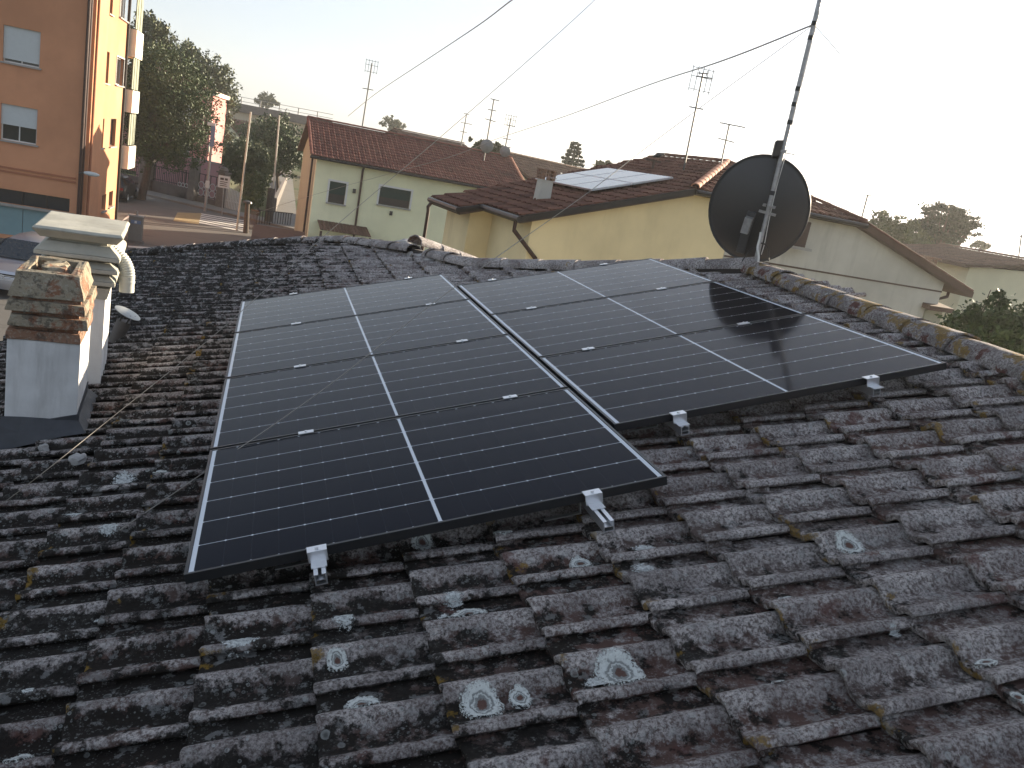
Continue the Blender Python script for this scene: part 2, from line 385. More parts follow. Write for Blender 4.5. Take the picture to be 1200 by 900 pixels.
def tile_matrix(u, v, s):
    rr = random.Random(int(u*1000)*7919+int(v*1000))
    return RM @ Matrix.Translation((u+rr.uniform(-.007, .007), v+rr.uniform(-.003, .003), T_BASE+rr.uniform(0, .006))) @ Matrix.Rotation(rr.uniform(-.014, .014), 4, 'Z') @ Matrix.Rotation(rr.uniform(-.010, .010), 4, 'X')
HL = Matrix.Translation(-Vector((0, 0, GZ)))
joined = []
for i, (nv, d, u, v, s) in enumerate(cands):
    Mx = tile_matrix(u, v, s)
    if i < 300 and not nv:
        o = bpy.data.objects.new('roof_tile', variants[s][0]); COL.objects.link(o); o.parent = roof; o.matrix_local = HL @ Mx
    else:
        joined.append((Mx, variants[s] if d < 7 and not nv else lows[s % 3]))
def join_tiles(items, name, parent, mat):
    V = []; Fs = []; H = []; B = []; Rn = []; b = 0; off = np.array(wloc(parent))
    for Mx, t in items:
        A = np.array(Mx); vv = t[1] @ A[:3, :3].T+A[:3, 3]-off
        V.append(vv); Fs += [tuple(b+i for i in f) for f in t[2]]; H += t[3]; B += t[4]; Rn += [random.random()]*len(vv); b += len(vv)
    V = np.concatenate(V); me = bpy.data.meshes.new(name); me.from_pydata(V.tolist(), [], Fs)
    for nm, arr in (('hgt', H), ('butt', B), ('rnd', Rn)):
        a = me.attributes.new(nm, 'FLOAT', 'POINT'); a.data.foreach_set('value', arr)
    me.materials.append(mat); me.polygons.foreach_set('use_smooth', [True]*len(Fs)); me.set_sharp_from_angle(angle=math.radians(50))
    o = bpy.data.objects.new(name, me); COL.objects.link(o); o.parent = parent; o['kind'] = 'stuff'; return o
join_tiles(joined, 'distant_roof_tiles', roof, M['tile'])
# slopes on the far side of the ridge and the hip
def slope_frame(P, e, s):                # tile frame: local x = up the slope (butt end low), y along e
    e = Vector(e).normalized(); s = Vector(s).normalized(); n = s.cross(e)
    if n.z < 0: n = -n
    return Matrix(((s.x, e.x, n.x, P[0]), (s.y, e.y, n.y, P[1]), (s.z, e.z, n.z, P[2]), (0, 0, 0, 1)))
ra, rb = RP(ridge_u(-4), -4, -0.16), RP(ridge_u(3.5), 3.5, -0.16)
down = Vector((cS, 0, -sS)); items = []
Fm = slope_frame(ra, (rb-ra), -down)
nrow = 11; L = (rb-ra).length
for a in range(1, nrow+1):
    for b in range(int(L/TV)+1): items.append((Fm @ Matrix.Translation((-a*TU, b*TV, 0.0)), lows[(a+b) % 3]))
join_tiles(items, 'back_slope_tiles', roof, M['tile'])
mb = MB(); mb.prism([ra+Vector((0, 0, -.03)), rb+Vector((0, 0, -.03)), rb+down*3.7+Vector((0, 0, -.03)), ra+down*3.7+Vector((0, 0, -.03))], (0, 0, -.07)); mb.build('back_deck', M['deck'], roof)
mb = MB()
hp = [RP(u, v, -0.17) for u, v in HIP]; hp.insert(0, rb)
for a, b in zip(hp, hp[1:]):
    o1 = Vector((0.5, 1.6, -0.62)); mb.prism([a, b, b+o1, a+o1], (0, 0, -.06))
mb.build('hip_deck', M['deck'], roof)

# ridge and hip caps: half-round tiles, each its own part
def cap_tile(P, Q, r0, r1, lift, seed, mat, name='ridge_tile', tilt_n=Vector((0, 0, 1)), n=14, parent=None, label=None):
    P, Q = Vector(P), Vector(Q); t = (Q-P).normalized(); sd = t.cross(tilt_n).normalized(); up = sd.cross(t)
    vs = []; hg = []; bt = []; fs = []; ks = 7
    for shell in (0, 1):
        for j in range(ks):
            f = j/(ks-1); c = P+(Q-P)*f; r = r0+(r1-r0)*f - shell*0.016
            for i in range(n+1):
                a = math.pi*(-0.06+1.12*i/n)
                q = Vector((i*.35, f*4, seed*3.7)); wob = 1+0.05*noise.noise(q)+0.03*noise.noise(q*3)
                e = (0.012*noise.noise(Vector((i*.9, seed, 2))) if j in (0, ks-1) else 0)
                p = c+sd*(math.cos(a)*r*wob)+up*(math.sin(a)*r*0.70*wob+lift)+t*e
                vs.append(p); hg.append(0.5+0.5*math.sin(a)); bt.append(0.42+0.25*noise.noise(Vector((seed*3.3, f*3, i*.2))))
    m1 = ks*(n+1)
    for j in range(ks-1):
        for i in range(n):
            a = j*(n+1)+i; fs.append((a, a+1, a+n+2, a+n+1)); fs.append((m1+a, m1+a+n+1, m1+a+n+2, m1+a+1))
    for i in range(n): fs.append((i, m1+i, m1+i+1, i+1)); a = (ks-1)*(n+1)+i; fs.append((a, a+1, m1+a+1, m1+a))
    for j in range(ks-1):
        a = j*(n+1); fs.append((a, a+n+1, m1+a+n+1, m1+a)); a += n; fs.append((a, m1+a, m1+a+n+1, a+n+1))
    off = wloc(parent); me = bpy.data.meshes.new(name); me.from_pydata([tuple(v-off) for v in vs], [], fs)
    for nm, arr in (('hgt', hg), ('butt', bt), ('rnd', [random.random()]*len(vs))):
        a = me.attributes.new(nm, 'FLOAT', 'POINT'); a.data.foreach_set('value', arr)
    me.materials.append(mat); me.polygons.foreach_set('use_smooth', [True]*len(fs)); me.set_sharp_from_angle(angle=math.radians(50))
    o = bpy.data.objects.new(name, me); COL.objects.link(o); o.parent = parent
    if label: o['label'] = label
    return o
def cap_line(pts, step, r, lift, mat, seed, parent=roof, dz=0.0, taper=0.022, rev=False):
    segs = []; tot = 0
    for a, b in zip(pts, pts[1:]): segs.append((tot, (b-a).length, a, b)); tot += (b-a).length
    def P(s):
        for s0, l, a, b in segs:
            if s <= s0+l or (s0, l, a, b) == segs[-1]: return a+(b-a)*((s-s0)/l)
    s = 0; k = 0
    while s < tot-0.05:
        a = P(s); b = P(min(s+step+0.05, tot+0.03))
        j = Vector((random.uniform(-.012, .012), random.uniform(-.012, .012), random.uniform(-.004, .008)))
        r0, r1 = (r+taper/2, r-taper/2) if not rev else (r-taper/2, r+taper/2)
        cap_tile(a+j, b+j*0.3, r0*random.uniform(.95, 1.06), r1, lift, seed+k, mat, parent=parent)
        s += step; k += 1
def filler(pts, w_, top, bot):
    mb = MB()
    for a, b in zip(pts, pts[1:]):
        t = (b-a).normalized(); sd_ = t.cross(Vector((0, 0, 1))).normalized()*w_; mb.prism([a-sd_+Vector((0, 0, bot)), b-sd_+Vector((0, 0, bot)), b+sd_*.9+Vector((0, 0, bot)), b+Vector((0, 0, top)), a+Vector((0, 0, top))], sd_*.001) if False else mb.obox(a-sd_+Vector((0, 0, bot)), b-a, sd_*2, (0, 0, top-bot))
    return mb.build('mortar_bed', M['deck'], roof)
filler([RP(u, v, -.12) for u, v in HIP], .055, .03, -.10)
rp = [RP(ridge_u(v)+0.01, v, -0.130) for v in (-2.2, -1, 0, 1.2, 2.4, 3.62)]
cap_line(rp, 0.40, 0.122, 0.0, M['cap'], 1)
hipc = [RP(u, v, -0.115) for u, v in HIP[:]]
k0 = [RP(4.2, 3.55, -0.10)]+hipc[1:4]
cap_line([k0[0], k0[1], k0[2], RP(1.90, 6.3, -0.11)], 0.40, 0.105, 0.0, M['cap'] if False else M['tile'], 40)
cap_line([RP(1.78, 6.75, -0.10), hipc[4], hipc[5], hipc[6], hipc[7]], 0.40, 0.10, 0.0, M['tile'], 60)
# pinkish cap tiles of the hip that comes up from behind, bedded in pale mortar
pk = [at_dist(x, y, d) for x, y, d in ((487, 277, 9.6), (520, 286, 9.9), (560, 297, 10.3))]
for i, (a, b) in enumerate(zip([pk[0], pk[0].lerp(pk[1], .8), pk[1].lerp(pk[2], .35)], [pk[1], pk[1].lerp(pk[2], .5), pk[2]])):
    cap_tile(a+Vector((0, 0, -.07-.02*i)), b+Vector((0, 0, -.08-.02*i)), 0.125, 0.10, 0, 90+i, M['terracotta_cap'], parent=roof, label='pinkish clay ridge tile')
mb = MB()
for (x, y, r) in ((470, 281, .09), (478, 287, .08), (486, 293, .08), (497, 297, .09), (508, 300, .10), (522, 301, .10), (536, 302, .10), (548, 303, .08), (560, 303, .07)):
    u, v = on_roof(x, y, -0.10); c = RP(u, v, -0.145)
    mb.lathe(c, [(0, .05), (r*.6, .045), (r, .035), (r*1.25, 0), (r*1.3, -.05)], 10, RN)
o = mb.build('mortar_bedding', M['mortar'], roof, smooth=True); roughen(o, 0.02, 9, 1)
# loose mortar lumps lying on the tiles
for lab, x, y, r in (('small white mortar lump lying on the tiles beside the lead flashing', 51, 525, .030), ('larger flat chip of white mortar on the tiles below the front chimney', 91, 537, .045)):
    u, v = on_roof(x, y, -0.12); c = RP(u, v, -0.122)
    mb = MB(); mb.lathe(c, [(0, .018), (r*.8, .02), (r, .005), (r*.9, -.02), (0, -.02)], 6, RN)
    o = mb.build('mortar_lump', M['mortar'], loc=c); tag(o, lab, 'mortar', 'loose mortar on the old tiles'); roughen(o, 0.012, 40, 1)
# large pale lichen crusts grown on the tile surface
def crust_mat():
    n = NT('lichen_crust'); r = n.attr('ringr'); P = n.pos(); n2 = n.noise(P, 90, 6, 0.75); n1 = n.noise(P, 34, 5, 0.7)
    rr = n.math('ADD', r, n.math('MULTIPLY', n.math('SUBTRACT', n1, 0.5), 0.55))
    ringc = n.mix(n2, (0.34, 0.36, 0.35), (0.74, 0.77, 0.74))
    inner = n.mix(n2, (0.10, 0.10, 0.10), (0.33, 0.35, 0.34))
    c = n.mix(n.step(rr, 0.50, 0.58), inner, ringc)
    c = n.mix(n.step(rr, 0.27, 0.20), c, n.mix(n2, (0.05, 0.03, 0.028), (0.17, 0.10, 0.08)))
    c = n.mix(n.math('MULTIPLY', n.step(n.math('ABSOLUTE', n.math('SUBTRACT', rr, 0.40)), 0.05, 0.02), 0.8), c, ringc)
    c = n.mix(n.math('MULTIPLY', n.step(n.math('ABSOLUTE', n.math('SUBTRACT', rr, 0.78)), 0.035, 0.015), 0.25), c, (0.16, 0.17, 0.17))
    n.put(n.b.inputs['Alpha'], n.step(n.math('ADD', n.math('MULTIPLY', n.noise(P, 150, 5, .75), 1.0), n.math('MULTIPLY', r, -.46)), 0.05, 0.13))
    n.bump(n2, 0.8, 0.006); return n.out(c, 0.95, spec=0.15)
M['crust'] = crust_mat()
n_ = NT('lichen_white'); P_ = n_.pos(); q_ = n_.noise(P_, 110, 6, .78)
n_.put(n_.b.inputs['Alpha'], n_.step(n_.math('ADD', q_, n_.math('MULTIPLY', n_.attr('ringr'), -.40)), 0.20, 0.26)); n_.bump(q_, .7, .006)
M['crust_white'] = n_.out(n_.mix(n_.step(q_, .35, .65), (0.22, 0.23, 0.23), (0.58, 0.61, 0.60)), .95, spec=.15)
CR = [(565, 825, 30, 29, 0), (609, 812, 17, 17, 0), (726, 785, 38, 24, 0), (996, 638, 22, 13, 0), (1156, 776, 19, 7, 0), (680, 654, 17, 9, 0), (549, 716, 27, 9, 0), (700, 800, 22, 12, 1),
      (424, 824, 26, 14, 0), (396, 776, 14, 17, 0), (1193, 818, 14, 14, 0), (754, 664, 20, 11, 1), (754, 640, 20, 7, 1), (403, 730, 17, 8, 1), (283, 757, 26, 8, 1), (520, 722, 9, 5, 1),
      (920, 701, 16, 5, 1), (1050, 733, 10, 7, 1), (912, 804, 13, 5, 1), (112, 719, 5, 5, 1), (35, 812, 10, 4, 1), (144, 560, 16, 7, 1), (186, 556, 13, 7, 0), (88, 607, 14, 5, 1),
      (128, 621, 14, 4, 1), (532, 703, 16, 7, 1), (500, 680, 0, 0, 1), (588, 627, 14, 9, 0), (495, 636, 16, 10, 0), (20, 885, 18, 9, 0), (1110, 595, 9, 5, 1), (148, 495, 9, 3, 1)]
for i, (x, y, rx, ry, kd) in enumerate(CR):
    if not rx: continue
    u0, v0 = on_roof(x, y, -0.13); ua, _ = on_roof(x+rx, y, -0.13); _, va = on_roof(x, y-ry, -0.13)
    a, b = abs(ua-u0)*0.95, min(abs(va-v0)*0.90, abs(ua-u0)*1.0)
    vs = []; rg = []; fs = []; K, N = 10, 48
    for k in range(K+1):
        for j in range(N):
            t = 2*math.pi*j/N; f = k/K
            w = 1+0.16*noise.noise(Vector((math.cos(t)*1.2, math.sin(t)*1.2, i*3.1)))+0.10*noise.noise(Vector((math.cos(t)*4, math.sin(t)*4, i*2.1)))+0.05*noise.noise(Vector((math.cos(t)*11, math.sin(t)*11, i*1.1)))
            u, v = u0+a*f*w*math.cos(t), v0+b*f*w*math.sin(t)
            k0_ = math.floor((u0-U_OFF)/TU); lo_, hi_ = U_OFF+k0_*TU+0.006, U_OFF+(k0_+1)*TU-0.004; u = min(max(u, lo_), hi_)
            h = tile_h(u, v)+0.0055+0.0025*noise.noise(Vector((u*60, v*60, i)))-(0.012 if k == K else 0)
            vs.append(tuple(RP(u, v, T_BASE+h)-wloc(roof))); rg.append(f)
    for k in range(K):
        for j in range(N): fs.append((k*N+j, (k+1)*N+j, (k+1)*N+(j+1) % N, k*N+(j+1) % N))
    me = bpy.data.meshes.new('lichen_crust'); me.from_pydata(vs, [], fs); at = me.attributes.new('ringr', 'FLOAT', 'POINT'); at.data.foreach_set('value', rg)
    me.materials.append(M['crust_white'] if kd else M['crust']); me.polygons.foreach_set('use_smooth', [True]*len(fs))
    o = bpy.data.objects.new('lichen_crust', me); COL.objects.link(o); o.parent = roof
    o['label'] = 'white lichen patch' if kd else 'ring-shaped pale green lichen'
# ================================================================== SOLAR PANELS
PW, PH, GAP = 1.722, 1.134, 0.02
mb = MB(); w = 0.011
for (x0, x1, y0, y1) in ((0, PW, 0, w), (0, PW, PH-w, PH), (0, w, w, PH-w), (PW-w, PW, w, PH-w)): mb.box(x0, x1, y0, y1, -0.035, 0)
for (x0, x1, y0, y1) in ((w, PW-w, w, 0.035), (w, PW-w, PH-0.035, PH-w), (w, 0.035, 0.035, PH-0.035), (PW-0.035, PW-w, 0.035, PH-0.035)): mb.box(x0, x1, y0, y1, -0.035, -0.033)
fr0 = mb.build('frame', M['frame'])
mb = MB(); mb.box(w, PW-w, w, PH-w, -0.0075, -0.0022); gl0 = mb.build('glass', M['glass_panel'])
fr0.rotation_euler = gl0.rotation_euler = (0, -SL, 0)
cols = [(0.0, 0.0, 4), (1.7419, 0.5735, 3)]
plab = {(0, 0): 'black solar panel nearest the camera, bottom of the left column of four', (0, 1): 'second solar panel from the bottom of the left column of four',
        (0, 2): 'third solar panel up in the left column, next to the top one', (0, 3): 'sky-pale solar panel at the top of the left column of four',
        (1, 0): 'solar panel at the bottom of the right column, its corner sticking out towards the ridge', (1, 1): 'middle panel of the right column with the dark mirror image of the dish',
        (1, 2): 'top solar panel of the right column, closest to the satellite dish'}
first = None
for ci, (u0, v0, nr) in enumerate(cols):
    for k in range(nr):
        t = thing('solar_panel', plab[(ci, k)], 'solar panel', RP(u0, v0+k*(PH+GAP), 0), 'solar panels laid in two columns on the old tiles')
        for src in (fr0, gl0):
            if first is None or ci+k > 0:
                c = src if (ci, k) == (0, 0) else src.copy()
                if (ci, k) != (0, 0): COL.objects.link(c)
                c.parent = t
    first = 1
# rails with their clamps and roof hooks
def rail(u, v0, v1, lab, mids, ends):
    t = thing('mounting_rail', lab, 'rail', RP(u, v0, -0.056), 'aluminium rails carrying the panels')
    mb = MB(); U = RP(1, 0, 0); N = RN
    def rb(a, b, h0, h1, y0=v0, y1=v1): mb.obox(RP(u+a, y0, h0), RP(b-a, 0, 0), (0, y1-y0, 0), N*(h1-h0))
    rb(-.02, -.016, -.077, -.037); rb(.016, .02, -.077, -.037); rb(-.016, .016, -.077, -.073); rb(-.016, -.006, -.040, -.037); rb(.006, .016, -.040, -.037); rb(-.016, .016, -.060, -.057)
    mb.build('channel', M['alu'], t)
    for v in mids:
        mb = MB(); mb.obox(RP(u-.035, v-.017, .0012), RP(.07, 0, 0), (0, .034, 0), N*.0035); mb.obox(RP(u-.035, v-.007, -.034), RP(.07, 0, 0), (0, .014, 0), N*.034)
        mb.lathe(RP(u, v, .005), [(0, .006), (.006, .006), (.0065, 0)], 8, N); mb.build('middle_clamp', M['alu'], t)
    for v, sgn in ends:
        mb = MB(); y0, y1 = (v-.030, v+.008) if sgn < 0 else (v-.008, v+.030)
        mb.obox(RP(u-.033, y0, .0012), RP(.066, 0, 0), (0, y1-y0, 0), N*.0035)
        yf = v-.032 if sgn < 0 else v+.029; mb.obox(RP(u-.033, yf, -.036), RP(.066, 0, 0), (0, .0035, 0), N*.0405)
        yb = v-.075 if sgn < 0 else v+.032; mb.obox(RP(u-.026, yb, -.0365), RP(.052, 0, 0), (0, .043, 0), N*.004)
        mb.lathe(RP(u, v-.014 if sgn < 0 else v+.014, .005), [(0, .007), (.0065, .007), (.007, 0)], 8, N); mb.build('end_clamp', M['alu'], t)
    k = 0; v = v0+0.25
    while v < v1:
        mb = MB(); mb.obox(RP(u-.02, v, -.083), RP(.04, 0, 0), (0, .03, 0), N*.006); mb.obox(RP(u-.02, v+.005, -.125), RP(.005, 0, 0), (0, .02, 0), N*.042); mb.obox(RP(u-.16, v+.005, -.128), RP(.145, 0, 0), (0, .02, 0), N*.004)
        mb.build('roof_hook', M['steel'], t); v += 0.95
s4 = [k*(PH+GAP)-GAP/2 for k in (1, 2, 3)]
rail(0.43, -0.115, 4.66, 'aluminium rail ending under the bottom left panel, its end clamp hanging over the edge', s4, [(0, -1), (4*PH+3*GAP, 1)])
rail(1.42, -0.17, 4.66, 'aluminium rail whose open channel end pokes out under the left column near its right corner', s4, [(0, -1), (4*PH+3*GAP, 1)])
s3 = [0.5735+k*(PH+GAP)-GAP/2 for k in (1, 2)]
rail(2.04, 0.5735-0.08, 4.08, 'aluminium rail with end clamp at the lower left edge of the right column', s3, [(0.5735, -1), (0.5735+3*PH+2*GAP, 1)])
rail(3.03, 0.5735-0.06, 4.08, 'short rail end showing under the right column towards the ridge', s3, [(0.5735, -1), (0.5735+3*PH+2*GAP, 1)])
# ================================================================== CHIMNEYS
M['white_render'] = plaster('white_render', (0.66, 0.66, 0.66), (0.22, 0.21, 0.20), 0.45, 3.5, 90)
M['lead'] = plain('lead_flashing', (0.045, 0.048, 0.055), 0.55, 0.2, var=0.35, scale=6, bump=0.3)
def stone_mat(name, a, b, red, yl=0.0):
    n = NT(name); P = n.pos(); n1 = n.noise(P, 14, 9, 0.75); n2 = n.noise(P, 60, 6, 0.75)
    c = n.mix(n1, a, b); c = n.mix(n.math('MULTIPLY', n.step(n.noise(P, 7, 5, 0.7), 0.50, 0.58), red), c, (0.22, 0.085, 0.045))
    c = n.mix(n.math('MULTIPLY', n.step(n2, 0.5, 0.62), 0.5), c, (0.40, 0.39, 0.33)); c = n.mix(n.math('MULTIPLY', n.step(n.noise(P, 20, 6, 0.7), 0.52, 0.6), 0.6), c, (0.05, 0.045, 0.04))
    if yl: c = n.mix(n.math('MULTIPLY', n.step(n.noise(P, 5, 5, 0.6), 0.45, 0.62), yl), c, (0.42, 0.34, 0.12))
    n.bump(n.math('ADD', n1, n2), 0.9, 0.012); return n.out(c, 0.95, spec=0.15)
M['stone'] = stone_mat('mossy_stone', (0.18, 0.155, 0.12), (0.42, 0.36, 0.26), 0.8); M['brick'] = stone_mat('old_brick', (0.20, 0.12, 0.085), (0.36, 0.21, 0.14), 0.6)
M['concrete_cowl'] = plaster('concrete_cowl', (0.44, 0.43, 0.37), (0.22, 0.20, 0.14), 0.45, 5, 110)
CA = math.radians(6)
def rot(c, dx, dy): return Vector((c[0]+dx*math.cos(CA)-dy*math.sin(CA), c[1]+dx*math.sin(CA)+dy*math.cos(CA), 0))
# front chimney: plastered shaft, three projecting slabs and a hollowed cap stone
c1 = (-0.945, 2.44)
t1 = thing('chimney', 'front chimney with a white plastered shaft and rough brick and stone slabs on top', 'chimney', (c1[0], c1[1], -0.45))
W1, D1 = 0.345, 0.58
mb = MB(); mb.frustum(c1, W1, D1, W1, D1, -0.62, 0.145, CA); o = mb.build('shaft', M['white_render'], t1, bevel=0.006)
mb = MB(); zt = -0.30
mb.prism([(*rot(c1, sx*.19-.01, sy*.30)[:2], zt+sx*.05+.0) for sx, sy in ((-1, -1), (1, -1), (1, 1), (-1, 1))], (0, 0, -0.18))
a0 = [rot(c1, sx*.180, sy*.298) for sx, sy in ((-1, -1), (1, -1), (1, 1), (-1, 1))]; a1 = [rot(c1, sx*.225, sy*.37) for sx, sy in ((-1, -1), (1, -1), (1, 1), (-1, 1))]
P = [(q.x, q.y, -0.285) for q in a0]+[(q.x, q.y, (q.x*math.tan(SL))-0.135) for q in a1]
mb.add(P, [(0, 4, 5, 1), (1, 5, 6, 2), (2, 6, 7, 3), (3, 7, 4, 0)]); o = mb.build('flashing', M['lead'], t1); roughen(o, 0.012, 9, 3)
zs = [(0.145, 0.20, .355, .60, 'brick'), (0.222, 0.280, .372, .63, 'stone'), (0.302, 0.358, .375, .62, 'stone')]
for i, (z0, z1, w_, d_, m_) in enumerate(zs):
    mb = MB(); jx = (.0, .008, .006)[i]
    mb.frustum((c1[0]+jx, c1[1]), w_, d_, w_-.015, d_-.015, z0, z1, CA+(-.02, .03, -.015)[i]); o = mb.build('slab', M['stone' if i else 'brick'], t1, bevel=0.004); roughen(o, 0.007, 30, 3)
    mb = MB(); mb.frustum(c1, .315, .55, .315, .55, z1-.002, z1+.022, CA); o = mb.build('course', M['brick'], t1); roughen(o, .008, 25, 2)
mb = MB(); w0, d0, w2, d2, z0, z1 = .352, .60, .29, .50, .378, .505
o4 = [[rot(c1, sx*w0/2, sy*d0/2) for sx, sy in ((-1, -1), (1, -1), (1, 1), (-1, 1))], [rot(c1, sx*w2/2, sy*d2/2) for sx, sy in ((-1, -1), (1, -1), (1, 1), (-1, 1))], [rot(c1, sx*(w2/2-.045), sy*(d2/2-.05)) for sx, sy in ((-1, -1), (1, -1), (1, 1), (-1, 1))]]
P = [(q.x, q.y, z0) for q in o4[0]]+[(q.x, q.y, z1) for q in o4[1]]+[(q.x, q.y, z1) for q in o4[2]]+[(q.x, q.y, z1-.06) for q in o4[2]]
F = [(0, 3, 2, 1)]
for k in range(3):
    for i in range(4): F.append((k*4+i, k*4+(i+1) % 4, k*4+4+(i+1) % 4, k*4+4+i))
F.append((12, 13, 14, 15)); mb.add(P, F); o = mb.build('cap', M['stone'], t1, bevel=.004); roughen(o, 0.009, 26, 2)
mb = MB(); mb.frustum((c1[0]+.005, c1[1]+.01), .15, .30, .11, .22, .44, .507, CA); o = mb.build('rubble', M['stone'], t1); roughen(o, 0.02, 30, 3)
# rear chimney: white shaft under a louvred concrete cowl with a flat lid, flexible flue bend on its side
c2 = (-0.985, 3.38)
t2 = thing('chimney', 'taller rear chimney with a stepped pale concrete cowl under a wide flat lid', 'chimney', (c2[0], c2[1], -0.5))
mb = MB(); mb.frustum(c2, .33, .58, .33, .58, -.65, .27, CA); mb.build('shaft', M['white_render'], t2, bevel=.006)
for i, (z0, z1, wb, wt, db, dt) in enumerate([(.20, .275, .345, .38, .60, .64), (.295, .355, .43, .36, .69, .62), (.375, .435, .455, .36, .72, .61), (.455, .54, .475, .35, .74, .60)]):
    mb = MB(); mb.frustum(c2, wb, db, wt, dt, z0+(.028 if i else 0), z1, CA); mb.frustum(c2, wb, db, wb, db, z0, z0+(.026 if i else .0), CA) if i else None
    o = mb.build('cowl_ring', M['concrete_cowl'], t2, bevel=.004); roughen(o, .004, 14, 2)
    mb = MB(); mb.frustum(c2, .31, .56, .31, .56, z1-.004, z1+.028, CA); mb.build('cowl_neck', M['concrete_cowl'], t2)
mb = MB(); mb.frustum(c2, .42, .68, .505, .78, .563, .612, CA); mb.frustum(c2, .505, .78, .475, .74, .614, .630, CA); o = mb.build('lid', M['concrete_cowl'], t2, bevel=.005); roughen(o, .005, 12, 3)
M['flue'] = plain('flue_pipe', (0.52, 0.53, 0.48), 0.5, 0.1, var=0.06)
mb = MB(); pth = []
s0 = Vector((-0.83, 3.22, 0.50)); n_ = 34
for i in range(n_+1):
    f = i/n_; a = f*math.pi*0.52
    pth.append(s0+Vector((0.145*math.sin(a), -.03*f, -.155*(1-math.cos(a)))))
mb.tube(pth, [.043+(.0045 if i % 2 else 0) for i in range(n_+1)], 16); q = pth[-1]; mb.tube([q+Vector((0, 0, .02)), q+Vector((.0, 0, -.0)), q+Vector((0, 0, -.01)), q+Vector((.003, 0, -.085))], [.047, .047, .045, .045], 18)
mb.tube([q+Vector((0, 0, -.01)), q+Vector((0, 0, -.022))], .0495, 18)
mb.build('flue_bend', M['flue'], t2, smooth=True)
# low round vent with a tilted flat lid
u, v = on_roof(133, 396, -.12); b = RP(u, v, -.16)
t3 = thing('roof_vent', 'short round vent pipe with a tilted disc lid behind the chimneys', 'vent', b)
ax = (at_dist(150, 366, (Vector((b.x, b.y, 0))-Vector((CAM.x, CAM.y, 0))).length)-b); hgt_ = ax.length; ax.normalize(); ax2 = (ax+Vector((.25, -.1, .25))).normalized()
M['vent'] = plain('vent_metal', (0.10, 0.09, 0.085), 0.6, 0.3, var=.2); M['vent_lid'] = plain('vent_lid', (0.35, 0.36, 0.35), 0.4, 0.6, var=.1)
mb = MB(); mb.tube([b, b+ax*(hgt_*.72)], .055, 20); mb.build('pipe', M['vent'], t3, smooth=True)
mb = MB(); mb.lathe(b+ax*(hgt_*.98), [(0, .006), (.10, .003), (.105, 0), (.10, -.006), (0, -.006)], 28, ax2); mb.build('lid', M['vent_lid'], t3, smooth=True)
sx = ax.orthogonal().normalized(); sy = ax.cross(sx)
for k in range(6):
    a = k*math.pi/3+.3; e_ = sx*math.cos(a)*.05+sy*math.sin(a)*.05; mb = MB(); mb.tube([b+ax*(hgt_*.70)+e_, b+ax*(hgt_*.97)+e_*1.2], .006, 6); mb.build('strut', M['dark_steel'], t3)
# ================================================================== DISH AND MAST
mbase = on_plane(886, 304, RP(0, 0, -.03), RN); print('mast base px', proj(mbase))
mtop = on_wall(968, -30, mbase, 90); md = (mtop-mbase).normalized()
def mp(y): # point of the mast seen at image height y
    f = (305-y)/335.0; return mbase+(mtop-mbase)*f
mt = thing('antenna_mast', 'tall leaning grey steel mast standing on the roof ridge', 'mast', mbase)
mb = MB(); mb.tube([mbase-md*.25, mtop], .0175, 14); mb.build('pole', M['steel'], mt, smooth=True)
for y in (24, 40, 98, 116, 137, 222): mb = MB(); mb.tube([mp(y+2.6), mp(y-2.6)], .0205, 12); mb.build('tape', M['black'], mt, smooth=True)
dist_m = (mbase-CAM).length; print('mast dist', dist_m)
dn = Vector((math.sin(math.radians(38))*.985, math.cos(math.radians(38))*.985, .17)).normalized()
dc = on_plane(888.5, 245.5, mbase+dn*0.19, dn)
td = thing('satellite_dish', 'large dark grey satellite dish seen from behind on the mast', 'dish', dc)
upd = (Vector((0, 0, 1))-dn*dn.z).normalized(); sdv = dn.cross(upd)
tiltr = math.radians(5); upd, sdv = upd*math.cos(tiltr)+sdv*math.sin(tiltr), sdv*math.cos(tiltr)-upd*math.sin(tiltr)
RXd = 53.5/F_PX*(dc-CAM).length; RYd = 58.5/F_PX*(dc-CAM).length
mb = MB(); K, N = 14, 64; vs = []
for sh in (0, 1):
    for k in range(K+1):
        f = k/K
        for j in range(N):
            a = 2*math.pi*j/N; z = 0.10*(f*f-1)+(0.006 if sh else 0)
            if k == K: z += 0.008
            vs.append(dc+sdv*(RXd*f*math.cos(a))+upd*(RYd*f*math.sin(a))+dn*z)
fs = []
for sh in (0, 1):
    o_ = sh*(K+1)*N
    for k in range(K):
        for j in range(N):
            q = (o_+k*N+j, o_+k*N+(j+1) % N, o_+(k+1)*N+(j+1) % N, o_+(k+1)*N+j); fs.append(q if sh else q[::-1])
for j in range(N): a_ = K*N+j; b_ = K*N+(j+1) % N; fs.append((a_, b_, b_+(K+1)*N, a_+(K+1)*N))
mb.add(vs, fs); M['dish'] = plain('dish_paint', (0.030, 0.032, 0.034), 0.45, var=.12, scale=5)
mb.build('reflector', M['dish'], td, smooth='all')
mb = MB(); mb.tube([dc+sdv*(RXd*math.cos(2*math.pi*j/48))+upd*(RYd*math.sin(2*math.pi*j/48))+dn*.005 for j in range(49)], .006, 6, False); mb.build('rim', M['dish'], td, smooth=True)
M['bracket'] = plain('bracket', (0.09, 0.095, 0.10), 0.45, 0.5, var=.15)
bb = dc-dn*.105; A = bb-upd*.06-sdv*.03; B = dc-upd*RYd*0.97-dn*.02-sdv*.03
mb = MB(); mb.obox(A-sdv*.035+upd*.05, sdv*.07, (B-A)*1.0, -dn*.035); mb.build('spine', M['bracket'], td, bevel=.004)
